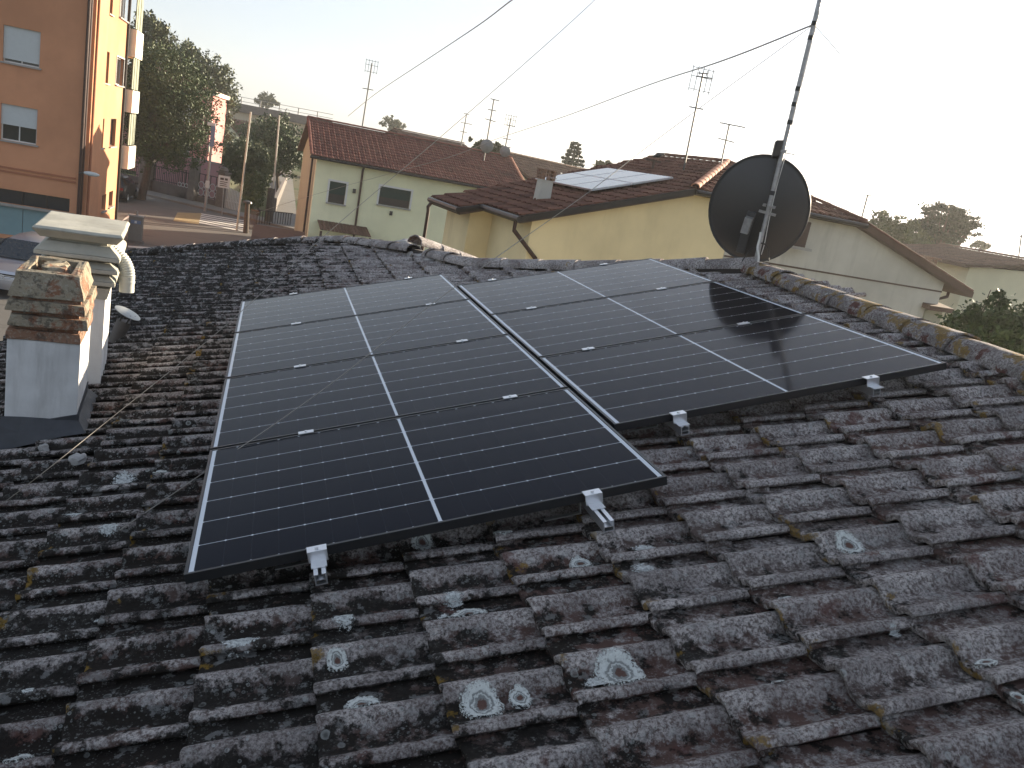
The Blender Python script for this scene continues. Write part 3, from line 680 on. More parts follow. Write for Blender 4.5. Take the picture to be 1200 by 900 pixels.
mb = MB(); mb.obox(A-sdv*.03-upd*.12-dn*.03, sdv*.06, upd*.13, -dn*.09); mb.obox(mp(238)-sdv*.05-upd*.008-dn*.03, sdv*.10, upd*.016, dn*.07); mb.obox(mp(246)-sdv*.07-upd*.012, sdv*.14, upd*.02, -dn*.02); mb.build('mast_bracket', M['steel'], td)
mb = MB(); e0 = B+dn*.02; e1 = dc+dn*.55-upd*.30; mb.tube([e0, e0+dn*.12-upd*.04, e1], .013, 8); mb.lathe(e1, [(0, -.03), (.03, -.03), (.03, .05), (.02, .08), (0, .08)], 14, (-dn+upd*.5).normalized()); mb.build('feed_arm', M['bracket'], td, smooth=True)
# amplifier box
ab = mp(170); sx_ = Rv; tb = thing('amplifier_box', 'small black amplifier box strapped to the mast above the dish', 'box', ab)
mb = MB(); mb.obox(ab-sx_*.075-md*.055-Fv*.02, sx_*.055, md*.13, Fv*.05); mb.build('case', M['black'], tb, bevel=.006)
mb = MB(); mb.obox(ab-sx_*.022-md*.02-Fv*.022, sx_*.045, md*.018, Fv*.044); mb.tube([ab+sx_*.02-md*.02, ab+sx_*.105-md*.035], .0035, 6); mb.build('strap', M['steel'], tb)
# cables
def cable(name, lab, pts, r, m, cat='cable', group=None, n=6, sub=6):
    pts = [Vector(p) for p in pts]; path = []
    for i in range(len(pts)-1):
        p0 = pts[max(i-1, 0)]; p1, p2 = pts[i], pts[i+1]; p3 = pts[min(i+2, len(pts)-1)]
        for k in range(sub):
            t = k/sub; path.append(0.5*((2*p1)+(-p0+p2)*t+(2*p0-5*p1+4*p2-p3)*t*t+(-p0+3*p1-3*p2+p3)*t**3))
    path.append(pts[-1]); mb = MB(); mb.tube(path, r, n); o = mb.build(name, m, smooth='all', loc=path[0]); tag(o, lab, cat, group); return o
def mo(y, dx, dd=-.03): return mp(y)+Rv*dx+Fv*dd
cable('coax_cable', 'white cable running down the lit side of the mast', [mo(10, .02, 0), mo(60, .024, 0), mo(120, .021, 0), mo(170, .026, -.02), mo(215, .021, -.01), mo(255, .022, -.02), mo(285, .03, -.03), mo(300, .02, -.05)], .0035, M['white_cable'])
cable('coax_cable', 'black cable looping from the amplifier box down the mast', [mo(181, -.05, -.02), mo(190, -.045, -.04), mo(205, -.035), mo(225, -.03), mo(240, -.03)], .0035, M['black'])
cable('coax_cable', 'thick white cable bending into the roof at the foot of the mast', [mo(272, -.03, -.05), mo(280, -.028, -.06), mo(292, -.03, -.07), mo(303, -.005, -.08), mo(312, .0, -.09)], .009, M['white_cable'])
cable('coax_cable', 'black cable arching over the ridge tile right of the mast foot', [mo(285, .0, -.03), mo(288, .04, -.05), mo(296, .07, -.06), mo(309, .085, -.08)], .006, M['black'])
cable('coax_cable', 'black cable lying over the ridge tile left of the mast foot', [mo(290, -.02, -.03), mo(292, -.06, -.05), mo(298, -.10, -.07), mo(309, -.13, -.07)], .005, M['black'])
# guy wires
ga = mp(25)
def guy(lab, pts, r=.0022): return cable('guy_wire', lab, pts, r, M['wire'], 'wire', 'thin guy wires across the view', 5, 8)
u, v = on_roof(140, 620, -.12); ge = RP(u, v, -.125)
def thru(P, Q, pts):                    # points seen along a wire between two anchors
    out = [P]
    for (x, y, f) in pts:
        d0 = (P-CAM).length; d1 = (Q-CAM).length; out.append(CAM+ray(x, y)*(1/((1-f)/d0+f/d1)))
    return out+[Q]
guy('guy wire from the mast down across the left panels to the tiles at the left', thru(ga, ge, [(780, 156, .16), (690, 225, .30), (591, 295, .45), (504, 358, .60), (385, 452, .77), (240, 553, .93)]), .0024)
fa = at_dist(0, 592, 3.4); fb = at_dist(760, -70, 4.5)
guy('guy wire crossing the whole picture from the top edge to the left edge', [fb]+[CAM+ray(x, y)*d for x, y, d in ((697, 0, 4.4), (540, 140, 4.2), (385, 272, 4.0), (260, 385, 3.7), (130, 490, 3.5), (40, 562, 3.4))]+[RP(*on_roof(-40, 622, -.12), -.12)], .0015)
guy('guy wire from the mast top slanting down to the left over the brown roof', [ga]+[at_dist(x, y, d) for x, y, d in ((850, 70, 8), (759, 100, 11), (660, 137, 16), (580, 163.6, 22), (530, 183, 25), (462, 202, 28), (355, 232, 34), (300, 250, 38))], .0065)
guy('thicker cable rising from the antenna on the green house to the top of the picture', [at_dist(x, y, d) for x, y, d in ((640, -25, 12), (600, 0, 14), (560, 30, 18), (500, 70, 26), (440, 110, 36), (408, 136, 44))], .011)
guy('faint guy wire from the mast slanting down to the right against the bright sky', [ga]+[at_dist(x, y, d) for x, y, d in ((978, 56, 6.6), (1005, 90, 7.2), (1030, 125, 8), (1052, 168, 9), (1100, 240, 11))], .002)
# ================================================================== STREET LEVEL
def hgrid(o, n): pass
def ground_mat():
    n = NT('ground_earth'); P = n.pos(); c = n.mix(n.noise(P, 0.25, 6, .65), (0.075, 0.078, 0.04), (0.16, 0.14, 0.09)); c = n.mix(n.step(n.noise(P, 0.05, 5, .6), .45, .6), c, (0.05, 0.075, 0.025))
    return n.out(c, 0.95, spec=.1)
M['earth'] = ground_mat()
def asphalt(name, col):
    n = NT(name); P = n.pos(); c = n.mix(n.noise(P, 0.5, 6, .65), lerp3(col, .8), lerp3(col, 1.2)); c = n.mix(n.math('MULTIPLY', n.noise(P, 12, 4, .7), .4), c, lerp3(col, 1.7))
    c = n.mix(n.math('MULTIPLY', n.step(n.noise(n.map(P, (.4, 2, 1)), 0.8, 4), .58, .62), .4), c, lerp3(col, .55))
    n.bump(n.noise(P, 40, 3), .3, .01); return n.out(c, .9, spec=.25)
M['asphalt'] = asphalt('asphalt', (0.115, 0.108, 0.098)); M['pave'] = asphalt('pavement', (0.17, 0.16, 0.145))
M['paint'] = plain('road_paint', (0.60, 0.58, 0.53), .8, var=.15, scale=5); M['yellow_pave'] = plain('yellow_pavement', (0.30, 0.22, 0.10), .9, var=.2, scale=3)
M['grass'] = plain('lawn', (0.075, 0.10, 0.03), .95, var=.35, scale=4, bump=.5)
mb = MB(); R_ = 3000
mb.add([(-R_, -R_, GZ-.012), (R_, -R_, GZ-.012), (R_, R_, GZ-.012), (-R_, R_, GZ-.012)], [(0, 1, 2, 3)]); structure(mb.build('ground', M['earth']))
def sheet(name, pts, dz, m):
    mb = MB(); mb.add([(p[0], p[1], GZ+dz) for p in pts], [tuple(range(len(pts)))]); o = mb.build(name, m); structure(o); return o
S_ = 6.2/5.6                             # street-level distances (from the eye height above the street)
def gx(x, y): q = gp(x, y); return (q.x, q.y)
kerb0, kerb1 = gp(140, 222), gp(310, 262)
kd = (kerb1-kerb0); kd.z = 0; kd.normalize(); kn = Vector((-kd.y, kd.x, 0))
A0 = kerb0-kd*60; A1 = kerb1+kd*6
sheet('road', [A0, A1, A1-kn*13.5+kd*3, A0-kn*13.5], 0.0, M['asphalt'])
sheet('forecourt', [(-60, -20), (-2.2, -20), (0.3, 36), (-1.0, 46), (-60, 62)], -.004, M['asphalt'])
sheet('passage', [gx(318, 263), gx(349, 263), (2.9, 140), (-0.8, 140)], 0.004, M['pave'])
def kerbstone(name, a, b, w, h, m):
    a = Vector((a[0], a[1], GZ)); b = Vector((b[0], b[1], GZ)); d = (b-a).normalized(); n_ = Vector((-d.y, d.x, 0)); mb = MB(); mb.obox(a, b-a, n_*w, (0, 0, h)); return structure(mb.build(name, m))
kerbstone('pavement', A0, A1, 2.2, .12, M['pave'])
# crossing stripes, ramp patch, bay line
q00, q10, q01, q11 = [Vector((*gx(*t), GZ+.008)) for t in ((236, 250), (291, 259), (233, 262), (287, 273))]
for k in range(6):
    f0, f1 = (k+.12)/6, (k+.66)/6
    mb = MB(); mb.add([q00.lerp(q01, f0), q10.lerp(q11, f0), q10.lerp(q11, f1), q00.lerp(q01, f1)], [(0, 1, 2, 3)]); structure(mb.build('crossing_stripe', M['paint']))
sheet('speed_table', [gx(208, 249), gx(237, 250), gx(233, 263), gx(203, 259)], .005, M['yellow_pave'])
sheet('bay_line', [gx(151, 252), gx(155, 252.5), gx(144.5, 259), (gx(142.5, 259))], .008, M['paint'])
sheet('forecourt_line', [gx(150, 288), gx(320, 300), gx(320, 302), gx(150, 290)], .008, M['paint'])
# ------------------------------------------------------------------ foliage
def leaf_mat(name, a, b, warm=(0.11, 0.12, 0.04)):
    n = NT(name); P = n.pos(); r = n.attr('rnd'); c = n.mix(r, a, b); c = n.mix(n.math('MULTIPLY', n.step(n.noise(P, .6, 3), .5, .7), .4), c, warm)
    n.b.inputs['Subsurface Weight'].default_value = 0
    return n.out(c, .6, spec=.3)
M['leaf_dark'] = leaf_mat('leaf_dark', (0.022, 0.042, 0.014), (0.075, 0.115, 0.036)); M['leaf_mid'] = leaf_mat('leaf_mid', (0.035, 0.05, 0.018), (0.10, 0.115, 0.045))
M['leaf_olive'] = leaf_mat('leaf_olive', (0.045, 0.065, 0.028), (0.12, 0.14, 0.06)); M['leaf_conifer'] = leaf_mat('leaf_conifer', (0.018, 0.032, 0.018), (0.05, 0.07, 0.035), (0.06, 0.07, 0.03))
M['bark'] = plain('bark', (0.09, 0.07, 0.055), .95, var=.3, scale=9, bump=.8)
def leaves(name, blobs, n, size, m, parent=None, clump=.22, flat=1.0, seed=0):
    g = np.random.default_rng(seed+11); P = []; 
    vol = np.array([b[1][0]*b[1][1]*b[1][2] for b in blobs])**.67; vol /= vol.sum()
    for (c, r), w_ in zip(blobs, vol):
        k = int(n*w_)
        nc = max(6, k//38); d = g.normal(size=(nc, 3)); d /= np.linalg.norm(d, axis=1)[:, None]
        rad = g.uniform(.25, 1.0, nc)**.5; rad *= 1+0.17*g.normal(size=nc)
        cc = np.array(c)+d*rad[:, None]*np.array(r)
        idx = g.integers(0, nc, k); rr = np.mean(r)*clump*g.uniform(.6, 1.3, nc)
        off = g.normal(size=(k, 3))*.55; off[:, 2] *= flat
        P.append(np.concatenate([cc[idx]+off*rr[idx][:, None], (idx % 97)[:, None]/97], 1))
    P = np.concatenate(P); k = len(P); C0 = P[:, :3]
    a = g.normal(size=(k, 3)); a /= np.linalg.norm(a, axis=1)[:, None]; b = np.cross(a, g.normal(size=(k, 3))); b /= np.linalg.norm(b, axis=1)[:, None]
    s = size*g.uniform(.6, 1.4, k)[:, None]
    V = np.stack([C0-a*s, C0-b*s*.55, C0+a*s, C0+b*s*.55], 1).reshape(-1, 3)
    if parent: V = V-np.array(wloc(parent))
    me = bpy.data.meshes.new(name); me.vertices.add(4*k); me.vertices.foreach_set('co', V.ravel()); me.loops.add(4*k); me.loops.foreach_set('vertex_index', np.arange(4*k)); me.polygons.add(k)
    me.polygons.foreach_set('loop_start', np.arange(k)*4); me.polygons.foreach_set('loop_total', np.full(k, 4)); me.update(calc_edges=True)
    at = me.attributes.new('rnd', 'FLOAT', 'POINT'); at.data.foreach_set('value', np.repeat(np.clip(P[:, 3]*.7+g.uniform(0, .3, k), 0, 1), 4))
    me.materials.append(m); o = bpy.data.objects.new(name, me); COL.objects.link(o)
    if parent: o.parent = parent
    return o
def tree(name, lab, base, blobs, n, size, m, tr=.16, cat='tree', group=None, seed=0, clump=.22, bark='bark', flat=1.0):
    base = Vector(base); t = thing(name, lab, cat, base, group)
    mb = MB(); cs = [Vector(b[0]) for b in blobs]; top = sum(cs, Vector())/len(cs)
    fork = base.lerp(Vector((top.x, top.y, top.z)), .45)
    mb.tube([base-Vector((0, 0, .2)), base+Vector((.05, 0, .3)), fork, top], [tr*1.3, tr, tr*.8, tr*.3], 8)
    g = random.Random(seed)
    for c, r in zip(cs, [b[1] for b in blobs]):
        for k in range(4):
            e = c+Vector((g.uniform(-.7, .7)*r[0], g.uniform(-.7, .7)*r[1], g.uniform(-.5, .8)*r[2])); mid = fork.lerp(e, .5)+Vector((g.uniform(-.2, .2), g.uniform(-.2, .2), .15)); mb.tube([fork, mid, e], [tr*.55, tr*.32, tr*.1], 6)
    mb.build('trunk', M[bark], t, smooth=True); leaves('crown', blobs, n, size, M[m], t, clump, flat, seed); return t
def blob(x, y, D, rx, ry, rd=None):      # crown lobe seen at (x, y), radii in picture units at distance D
    c = at_dist(x, y, D); k = D/F_PX; return (tuple(c), (rx*k, (rd or rx)*k, ry*k))
def hd(P): return math.hypot(P[0]-CAM.x, P[1]-CAM.y)
tb_ = gp(165, 234); D = hd(tb_)
tree('street_tree', 'big dark dense tree beside the orange building behind the street wall', tb_, [blob(195, 95, D, 42, 34), blob(178, 135, D, 36, 40), blob(215, 140, D, 34, 36), blob(190, 170, D, 38, 24), blob(165, 110, D, 24, 40)], 52000, .075, 'leaf_dark', .26, seed=1, clump=.16)
tree('poplar_tree', 'lighter green tree top rising behind the big dark tree next to the balconies', gp(172, 205), [blob(178, 42, 80, 18, 22), blob(170, 60, 80, 14, 22)], 5500, .14, 'leaf_mid', .2, seed=2)
tree('broad_tree', 'wide olive green tree behind the pink house roof', gp(232, 196), [blob(215, 75, 92, 26, 20), blob(245, 95, 92, 24, 24), blob(262, 118, 92, 17, 26), blob(225, 100, 92, 24, 30), blob(255, 150, 92, 16, 26)], 16000, .15, 'leaf_olive', .3, seed=3, clump=.2)
tree('garden_tree', 'round olive tree behind the left flagpole at the corner garden', gp(292, 238), [blob(288, 182, 66, 24, 18), blob(300, 200, 66, 20, 20), blob(276, 195, 66, 16, 16)], 9000, .11, 'leaf_olive', .16, seed=4)
tree('garden_tree', 'dark leafy tree by the passage next to the green house', gp(325, 232), [blob(325, 160, 74, 24, 20), blob(338, 182, 74, 18, 22), blob(312, 178, 74, 20, 24)], 11000, .12, 'leaf_dark', .18, seed=5)
tree('garden_tree', 'dark tree mass under the viaduct above the far red roof', gp(300, 215), [blob(308, 158, 105, 26, 16), blob(250, 175, 100, 16, 30), blob(262, 185, 100, 14, 22)], 9000, .16, 'leaf_dark', .25, seed=6)
tree('small_tree', 'low slim dark tree below the right flagpole', gp(302, 252), [blob(298, 222, 56, 13, 22)], 3500, .08, 'leaf_dark', .09, seed=7)
for (x, y, rx, ry, D_, lb) in ((312, 118, 12, 6, 190, 'faint hazy treetop just above the viaduct railing'), (462, 146, 12, 7, 170, 'pale hazy round treetop behind the viaduct end')):
    tree('distant_tree', lb, at_z(x, y+60, GZ) if False else (at_dist(x, y, D_).x, at_dist(x, y, D_).y, GZ), [blob(x, y, D_, rx, ry)], 1500, .28, 'leaf_olive', .2, seed=int(x))
tree('distant_tree', 'small shrubby tree between the rooftop dishes', (at_dist(572, 172, 62).x, at_dist(572, 172, 62).y, GZ), [blob(562, 175, 62, 12, 9), blob(585, 178, 62, 12, 8)], 2500, .13, 'leaf_mid', .15, seed=12)
tree('distant_tree', 'low treetops peeking over the brown roof right of the conifer', (at_dist(712, 196, 75).x, at_dist(712, 196, 75).y, GZ), [blob(708, 193, 75, 9, 5), blob(722, 196, 75, 7, 4)], 1400, .13, 'leaf_mid', .15, seed=13)
def conifer(lab, x0, ytop, ybot, D_, wpx, n, seed, tiers=9):
    top = at_dist(x0+ (ybot-ytop)*.18, ytop, D_); k = D_/F_PX; b = Vector((top.x, top.y, GZ)); t = thing('conifer_tree', lab, 'tree', b)
    mb = MB(); mb.tube([b, top], [.3, .04], 8); blobs = []
    hh = (ybot-ytop)*k
    for i in range(tiers):
        f = (i+.6)/tiers; z = top.z-hh*f; w_ = wpx*k*(.22+.78*f**.8)
        for j in range(5):
            a = j*1.257+i*.7+random.uniform(-.3, .3); e = Vector((top.x+math.cos(a)*w_, top.y+math.sin(a)*w_, z+.05*w_)); c_ = Vector((top.x, top.y, z))
            mb.tube([c_, e], [.05, .015], 5); blobs.append((tuple(c_.lerp(e, .62)), (w_*.36, w_*.36, hh/tiers*.30)))
    mb.build('trunk', M['bark'], t); leaves('crown', blobs, n, .13, M['leaf_conifer'], t, .45, .5, seed)
conifer('dark layered conifer standing alone on the horizon behind the brown roofs', 668, 166, 205, 78, 19, 6000, 21)
# right-hand trees
tree('broad_tree', 'hazy leafy tree behind the pale gable, left of the cedar', gp(1062, 372), [blob(1040, 272, 52, 22, 20), blob(1062, 282, 52, 20, 20), blob(1026, 268, 52, 10, 12), blob(1075, 298, 52, 18, 14)], 9000, .10, 'leaf_olive', .2, seed=31, clump=.2)
cb = at_dist(1105, 285, 58); tree('cedar_tree', 'dark spreading cedar against the bright sky on the right', (cb.x, cb.y, GZ), [blob(1108, 252, 58, 26, 9), blob(1100, 266, 58, 24, 8), blob(1122, 262, 58, 22, 6), blob(1092, 282, 58, 20, 9), blob(1110, 278, 58, 24, 8), blob(1085, 262, 58, 10, 10), blob(1112, 244, 58, 14, 4), blob(1133, 256, 58, 12, 3), blob(1090, 250, 58, 10, 4), blob(1128, 272, 58, 14, 4)], 13000, .09, 'leaf_conifer', .28, seed=32, clump=.30, flat=.35)
tree('distant_tree', 'small faint bush on the far roofline at the right edge', (at_dist(1150, 286, 90).x, at_dist(1150, 286, 90).y, GZ), [blob(1150, 288, 90, 9, 4)], 700, .15, 'leaf_olive', .15, seed=33)
sb = at_dist(1155, 380, 13.5)
tree('garden_shrub', 'large dark shrub beyond the ridge at the right edge of the view', (sb.x, sb.y, GZ), [blob(1160, 372, 13.5, 26, 16), blob(1128, 378, 13.5, 18, 14), blob(1190, 378, 13.5, 26, 18), blob(1150, 398, 13.5, 44, 22), blob(1165, 350, 13.5, 12, 10), blob(1200, 400, 13.5, 40, 24)], 9000, .035, 'leaf_dark', .06, cat='shrub', seed=34, clump=.3)
# ------------------------------------------------------------------ buildings
def windowed_wall(mb, P, e, L, H, holes, th=.25):
    """vertical wall from P along e, length L, height H; holes (s0,s1,z0,z1) left open; thickness goes to the left of e x up"""
    e = Vector(e).normalized(); n_ = Vector((-e.y, e.x, 0))  # inward
    xs = sorted({0, L, *[h[0] for h in holes], *[h[1] for h in holes]}); zs_ = sorted({0, H, *[h[2] for h in holes], *[h[3] for h in holes]})
    for i in range(len(xs)-1):
        for j in range(len(zs_)-1):
            xm, zm = (xs[i]+xs[i+1])/2, (zs_[j]+zs_[j+1])/2
            if any(h[0] < xm < h[1] and h[2] < zm < h[3] for h in holes): continue
            a = P+e*xs[i]; mb.obox((a.x, a.y, P.z+zs_[j]), e*(xs[i+1]-xs[i]), n_*th, (0, 0, zs_[j+1]-zs_[j]))
M['glass'] = plain('window_glass', (0.02, 0.025, 0.03), .08, 0, spec=.6, var=.05); M['white_paint'] = plain('white_frame', (0.62, 0.62, 0.60), .6, var=.05)
M['shutter'] = plain('roller_shutter', (0.50, 0.54, 0.55), .6, var=.04); M['dark_green'] = plain('green_shutter', (0.012, 0.035, 0.028), .7, var=.1); M['brown_blind'] = plain('brown_blind', (0.05, 0.042, 0.036), .8, var=.15, scale=3)
M['stone_sill'] = plain('stone_sill', (0.30, 0.29, 0.27), .8, var=.1)
M['pipe_brown'] = plain('brown_downpipe', (0.045, 0.02, 0.014), .5, .2, var=.2); M['gutter'] = plain('dark_gutter', (0.035, 0.03, 0.028), .4, .5, var=.15)
def window(parent, P, e, s0, s1, z0, z1, kind, surround=.0, sill=True, slats=True):
    e = Vector(e).normalized(); n_ = Vector((-e.y, e.x, 0)); B = P+e*s0; B.z = P.z+z0; w_, h_ = s1-s0, z1-z0
    mb = MB(); f = .05; q = B+n_*.14
    for (a, b, c, d) in ((0, w_, 0, f), (0, w_, h_-f, h_), (0, f, f, h_-f), (w_-f, w_, f, h_-f)): mb.obox(q+e*a+Vector((0, 0, c)), e*(b-a), n_*.05, (0, 0, d-c))
    if kind != 'slim': mb.obox(q+e*(w_/2-.02)+Vector((0, 0, f)), e*.04, n_*.04, (0, 0, h_-2*f))
    wf = mb.build('window', M['white_paint'] if kind != 'slim' else M['pipe_brown'], parent)
    mb = MB(); mb.obox(q+e*f+n_*.02+Vector((0, 0, f)), e*(w_-2*f), n_*.006, (0, 0, h_-2*f)); mb.build('pane', M['glass'], wf)
    def sl(f0, f1, m, nm='shutter'):
        mb = MB(); k = max(2, int((f1-f0)*h_/.055)); hh = (f1-f0)*h_/k
        for i in range(k): z = f0*h_+i*hh; mb.obox(B+n_*.075+Vector((0, 0, z)), e*w_, n_*.02, (0, 0, hh*.86)); mb.obox(B+n_*.085+Vector((0, 0, z+hh*.86)), e*w_, n_*.01, (0, 0, hh*.14))
        mb.build(nm, m, wf)
    if kind == 'white': sl(.10, 1, M['shutter'])
    if kind == 'half': sl(.44, 1, M['shutter'])
    if kind == 'green': sl(.42, 1, M['dark_green']); mb = MB(); mb.obox(B+n_*.10, e*w_, n_*.012, (0, 0, h_*.42)); mb.build('blind', M['brown_blind'], wf)
    if kind == 'fullgreen': sl(0, 1, M['pipe_brown'])
    if surround:
        mb = MB(); g = surround
        for (a, b, c, d) in ((-g, 0, 0, h_+g), (w_, w_+g, 0, h_+g), (0, w_, h_, h_+g)): mb.obox(B+e*a-n_*.025+Vector((0, 0, c)), e*(b-a), n_*.05, (0, 0, d-c))
        mb.build('surround', M['white_paint'], wf)
    if sill: mb = MB(); mb.obox(B-e*.08-n_*.09+Vector((0, 0, -.06)), e*(w_+.16), n_*.12, (0, 0, .058)); mb.build('sill', M['stone_sill'], wf)
    return wf
# --- orange apartment block
OR = plaster('orange_render', (0.56, 0.27, 0.15), (0.30, 0.15, 0.09), .25, .5, 30); M['orange'] = OR; M['orange_dark'] = plaster('brick_band', (0.36, 0.15, 0.085), (0.2, .1, .06), .2)
fc = gp(134, 263); XO = fc.x; nc = on_wall(97, 120, fc, 0); YN, YF = nc.y, fc.y
bo = thing('apartment_building', 'tall orange rendered apartment block at the left edge with white shutters', 'building', (XO, YN, GZ))
wp = Vector((XO-16, YN, GZ)); ex = Vector((1, 0, 0)); HT = at_dist(172, -12, hd(fc)).z-GZ
def fs_(x, y): q = on_wall(x, y, nc, 90); return q.x-wp.x, q.z-GZ
def win_f(xl, yl, xr, yr): a = fs_(xl, yl); b = fs_(xr, yr); return (a[0], b[0], b[1], a[1])
w1 = win_f(4, 30, 46, 80); w2 = win_f(-3, 119, 41, 170); w1 = (w1[0], w1[1], w1[2], fs_(25, 33)[1]); w2 = (w1[0]+.0, w1[1]+.0, w2[2], fs_(20, 124)[1])
w0 = (w1[0], w1[1], w1[2]+(w1[2]-w2[2]), w1[3]+(w1[2]-w2[2]))
sh0 = fs_(81, 249); sh1 = fs_(81, 233); shop = (8.0, sh0[0], sh0[1], sh1[1]); teal = (6.0, fs_(88, 251)[0]-.25, 0.15, sh0[1]-.12)
ws2 = (w1[0]-4, w1[1]-4)
holes = [w1, w2, w0, (ws2[0], ws2[1], w1[2], w1[3]), (ws2[0], ws2[1], w2[2], w2[3]), shop, teal]
mb = MB(); windowed_wall(mb, wp, ex, 16, HT, holes); mb.box(XO-15.9, XO-.45, YN+.32, YF-.1, GZ, GZ+HT-.02); mb.build('front_wall', OR, bo)
for h_, k in ((w1, 'white'), (w2, 'half'), (w0, 'white'), (holes[3], 'white'), (holes[4], 'white')): window(bo, wp, ex, *h_, k)
mb = MB(); mb.obox(wp+ex*shop[0]+Vector((0, .14, shop[2])), ex*(shop[1]-shop[0]), (0, .03, 0), (0, 0, shop[3]-shop[2])); mb.build('shop_glazing', M['glass'], bo)
M['teal'] = plain('teal_shopfront', (0.18, 0.29, 0.31), .5, var=.08, scale=2)
nt = 6; tw = (teal[1]-teal[0])/nt
for k in range(nt): mb = MB(); mb.obox(wp+ex*(teal[0]+k*tw)+Vector((0, .10, teal[2])), ex*(tw-.02), (0, .05, 0), (0, 0, teal[3]-teal[2])); mb.build('shopfront_panel', M['teal'], bo)
for s in np.linspace(shop[0], shop[1], 10)[1:-1]: mb = MB(); mb.obox(wp+ex*s+Vector((0, .10, shop[2])), ex*.05, (0, .04, 0), (0, 0, shop[3]-shop[2])); mb.build('mullion', M['gutter'], bo)
for y in (210, 214.5):
    z = fs_(87, y)[1]; mb = MB(); mb.obox(wp+Vector((0, -.05, z)), ex*15.9, (0, .048, 0), (0, 0, .07)); mb.build('string_course', M['orange_dark'], bo)
mb = MB(); z = (sh0[1]+teal[3])/2; mb.obox(wp+ex*5.5+Vector((0, -.06, sh0[1]-.11)), ex*(shop[1]-5.3), (0, .058, 0), (0, 0, .10)); mb.build('shop_ledge', M['stone_sill'], bo)
# sunlit side in two steps
mid = on_wall(118, 120, fc, 0).y
def ss(x, y): q = on_wall(x, y, fc, 0); return q.y, q.z
def side_holes(lst): return [(min(ss(a, b)[0], ss(c, d)[0]), max(ss(a, b)[0], ss(c, d)[0]), ss(c, d)[1]-GZ, ss(a, b)[1]-GZ) for a, b, c, d in lst]
sh = side_holes([(123, 59, 126.5, 98), (129, -22, 131.5, 18), (117.5, 139, 120.5, 173), (137, 66, 143.5, 101), (142, -16, 149.5, 26), (130, 139, 134.5, 171), (120, 229, 123.5, 246), (128, 225, 131.5, 241)])
mb = MB(); windowed_wall(mb, Vector((XO, YN+.252, GZ)), (0, 1, 0), YF-YN-.252, HT-.004, [(a-YN-.252, b-YN-.252, c, d) for a, b, c, d in sh], .25); mb.build('side_wall', OR, bo)
for i, (a, b, c, d) in enumerate(sh): window(bo, Vector((XO, YN, GZ)), (0, 1, 0), a-YN, b-YN, c, d, 'slim' if i not in (3, 4) else 'plain', .05 if i in (3, 4) else 0)
mb = MB(); mb.box(XO+.002, XO+.22, YN+.35, mid-.5, GZ, GZ+HT); mb.build('pilaster', OR, bo)
for dx, dy, r, m in ((.06, -.08, .06, 'pipe_brown'), (.10, .12, .055, 'pipe_brown'), (.30, .42, .05, 'orange_dark'), (.06, YF-YN+.02, .06, 'gutter')):
    mb = MB(); mb.tube([(XO+dx, YN+dy, GZ), (XO+dx, YN+dy, GZ+HT)], r, 10); mb.build('downpipe', M[m], bo, smooth=True)
mb = MB(); mb.box(XO-17, XO+1.1, YN-1.0, YF+.9, GZ+HT, GZ+HT+.18); mb.build('eaves', M['pipe_brown'], bo)
mb = MB(); mb.frustum((XO-8, (YN+YF)/2), 18.4, YF-YN+2.2, 10, .6, GZ+HT+.18, GZ+HT+2.2); mb.build('roof', M['pipe_brown'], bo)
M['cream'] = plain('cream_balcony', (0.70, 0.68, 0.58), .8, var=.05); M['awning'] = plain('green_curtain', (0.20, 0.22, 0.16), .8, var=.15, scale=2)
mb = MB(); mb.box(XO-10, XO-1.6, YF+.02, YF+7, GZ, GZ+HT-.02); mb.build('rear_wing', OR, bo)
for (y0, y1) in ((38, 66), (107, 131), (168, 194)):
    zt_, zb = on_wall(158, y0, fc, 0).z, on_wall(150, y1, fc, 0).z; o_ = .40
    mb = MB(); mb.box(XO+o_-.08, XO+o_, YF+.25, YF+2.4, zb, zt_); mb.box(XO-1.59, XO+o_-.082, YF+.25, YF+.33, zb, zt_); mb.box(XO-1.59, XO+o_-.082, YF+.335, YF+2.4, zb, zb+.15); mb.build('balcony', M['cream'], bo)
    mb = MB(); 
    for k in range(5): mb.box(XO+.28+.02*(k % 2), XO+.32+.02*(k % 2), YF+.4+k*.38, YF+.76+k*.38, zt_+.05, zt_+1.55)
    mb.build('balcony_curtain', M['awning'], bo)
lp = on_wall(94, 203, nc+Vector((0, -.3, 0)), 90); tl = thing('wall_lamp', 'pale street lamp head on a bracket at the corner of the orange block', 'lamp', lp)
mb = MB(); mb.tube([lp+Vector((-.1, .3, 0)), lp, lp+Vector((.1, 0, .05))], .03, 8); mb.build('bracket', M['dark_steel'], tl, smooth=True)
mb = MB(); mb.lathe(lp+Vector((.12, 0, .05)), [(0, 0), (.05, .02), (.09, .2), (.08, .45), (.03, .56), (0, .57)], 14, (1, 0, -.03)); mb.build('lamp_head', M['shutter'], tl, smooth=True)
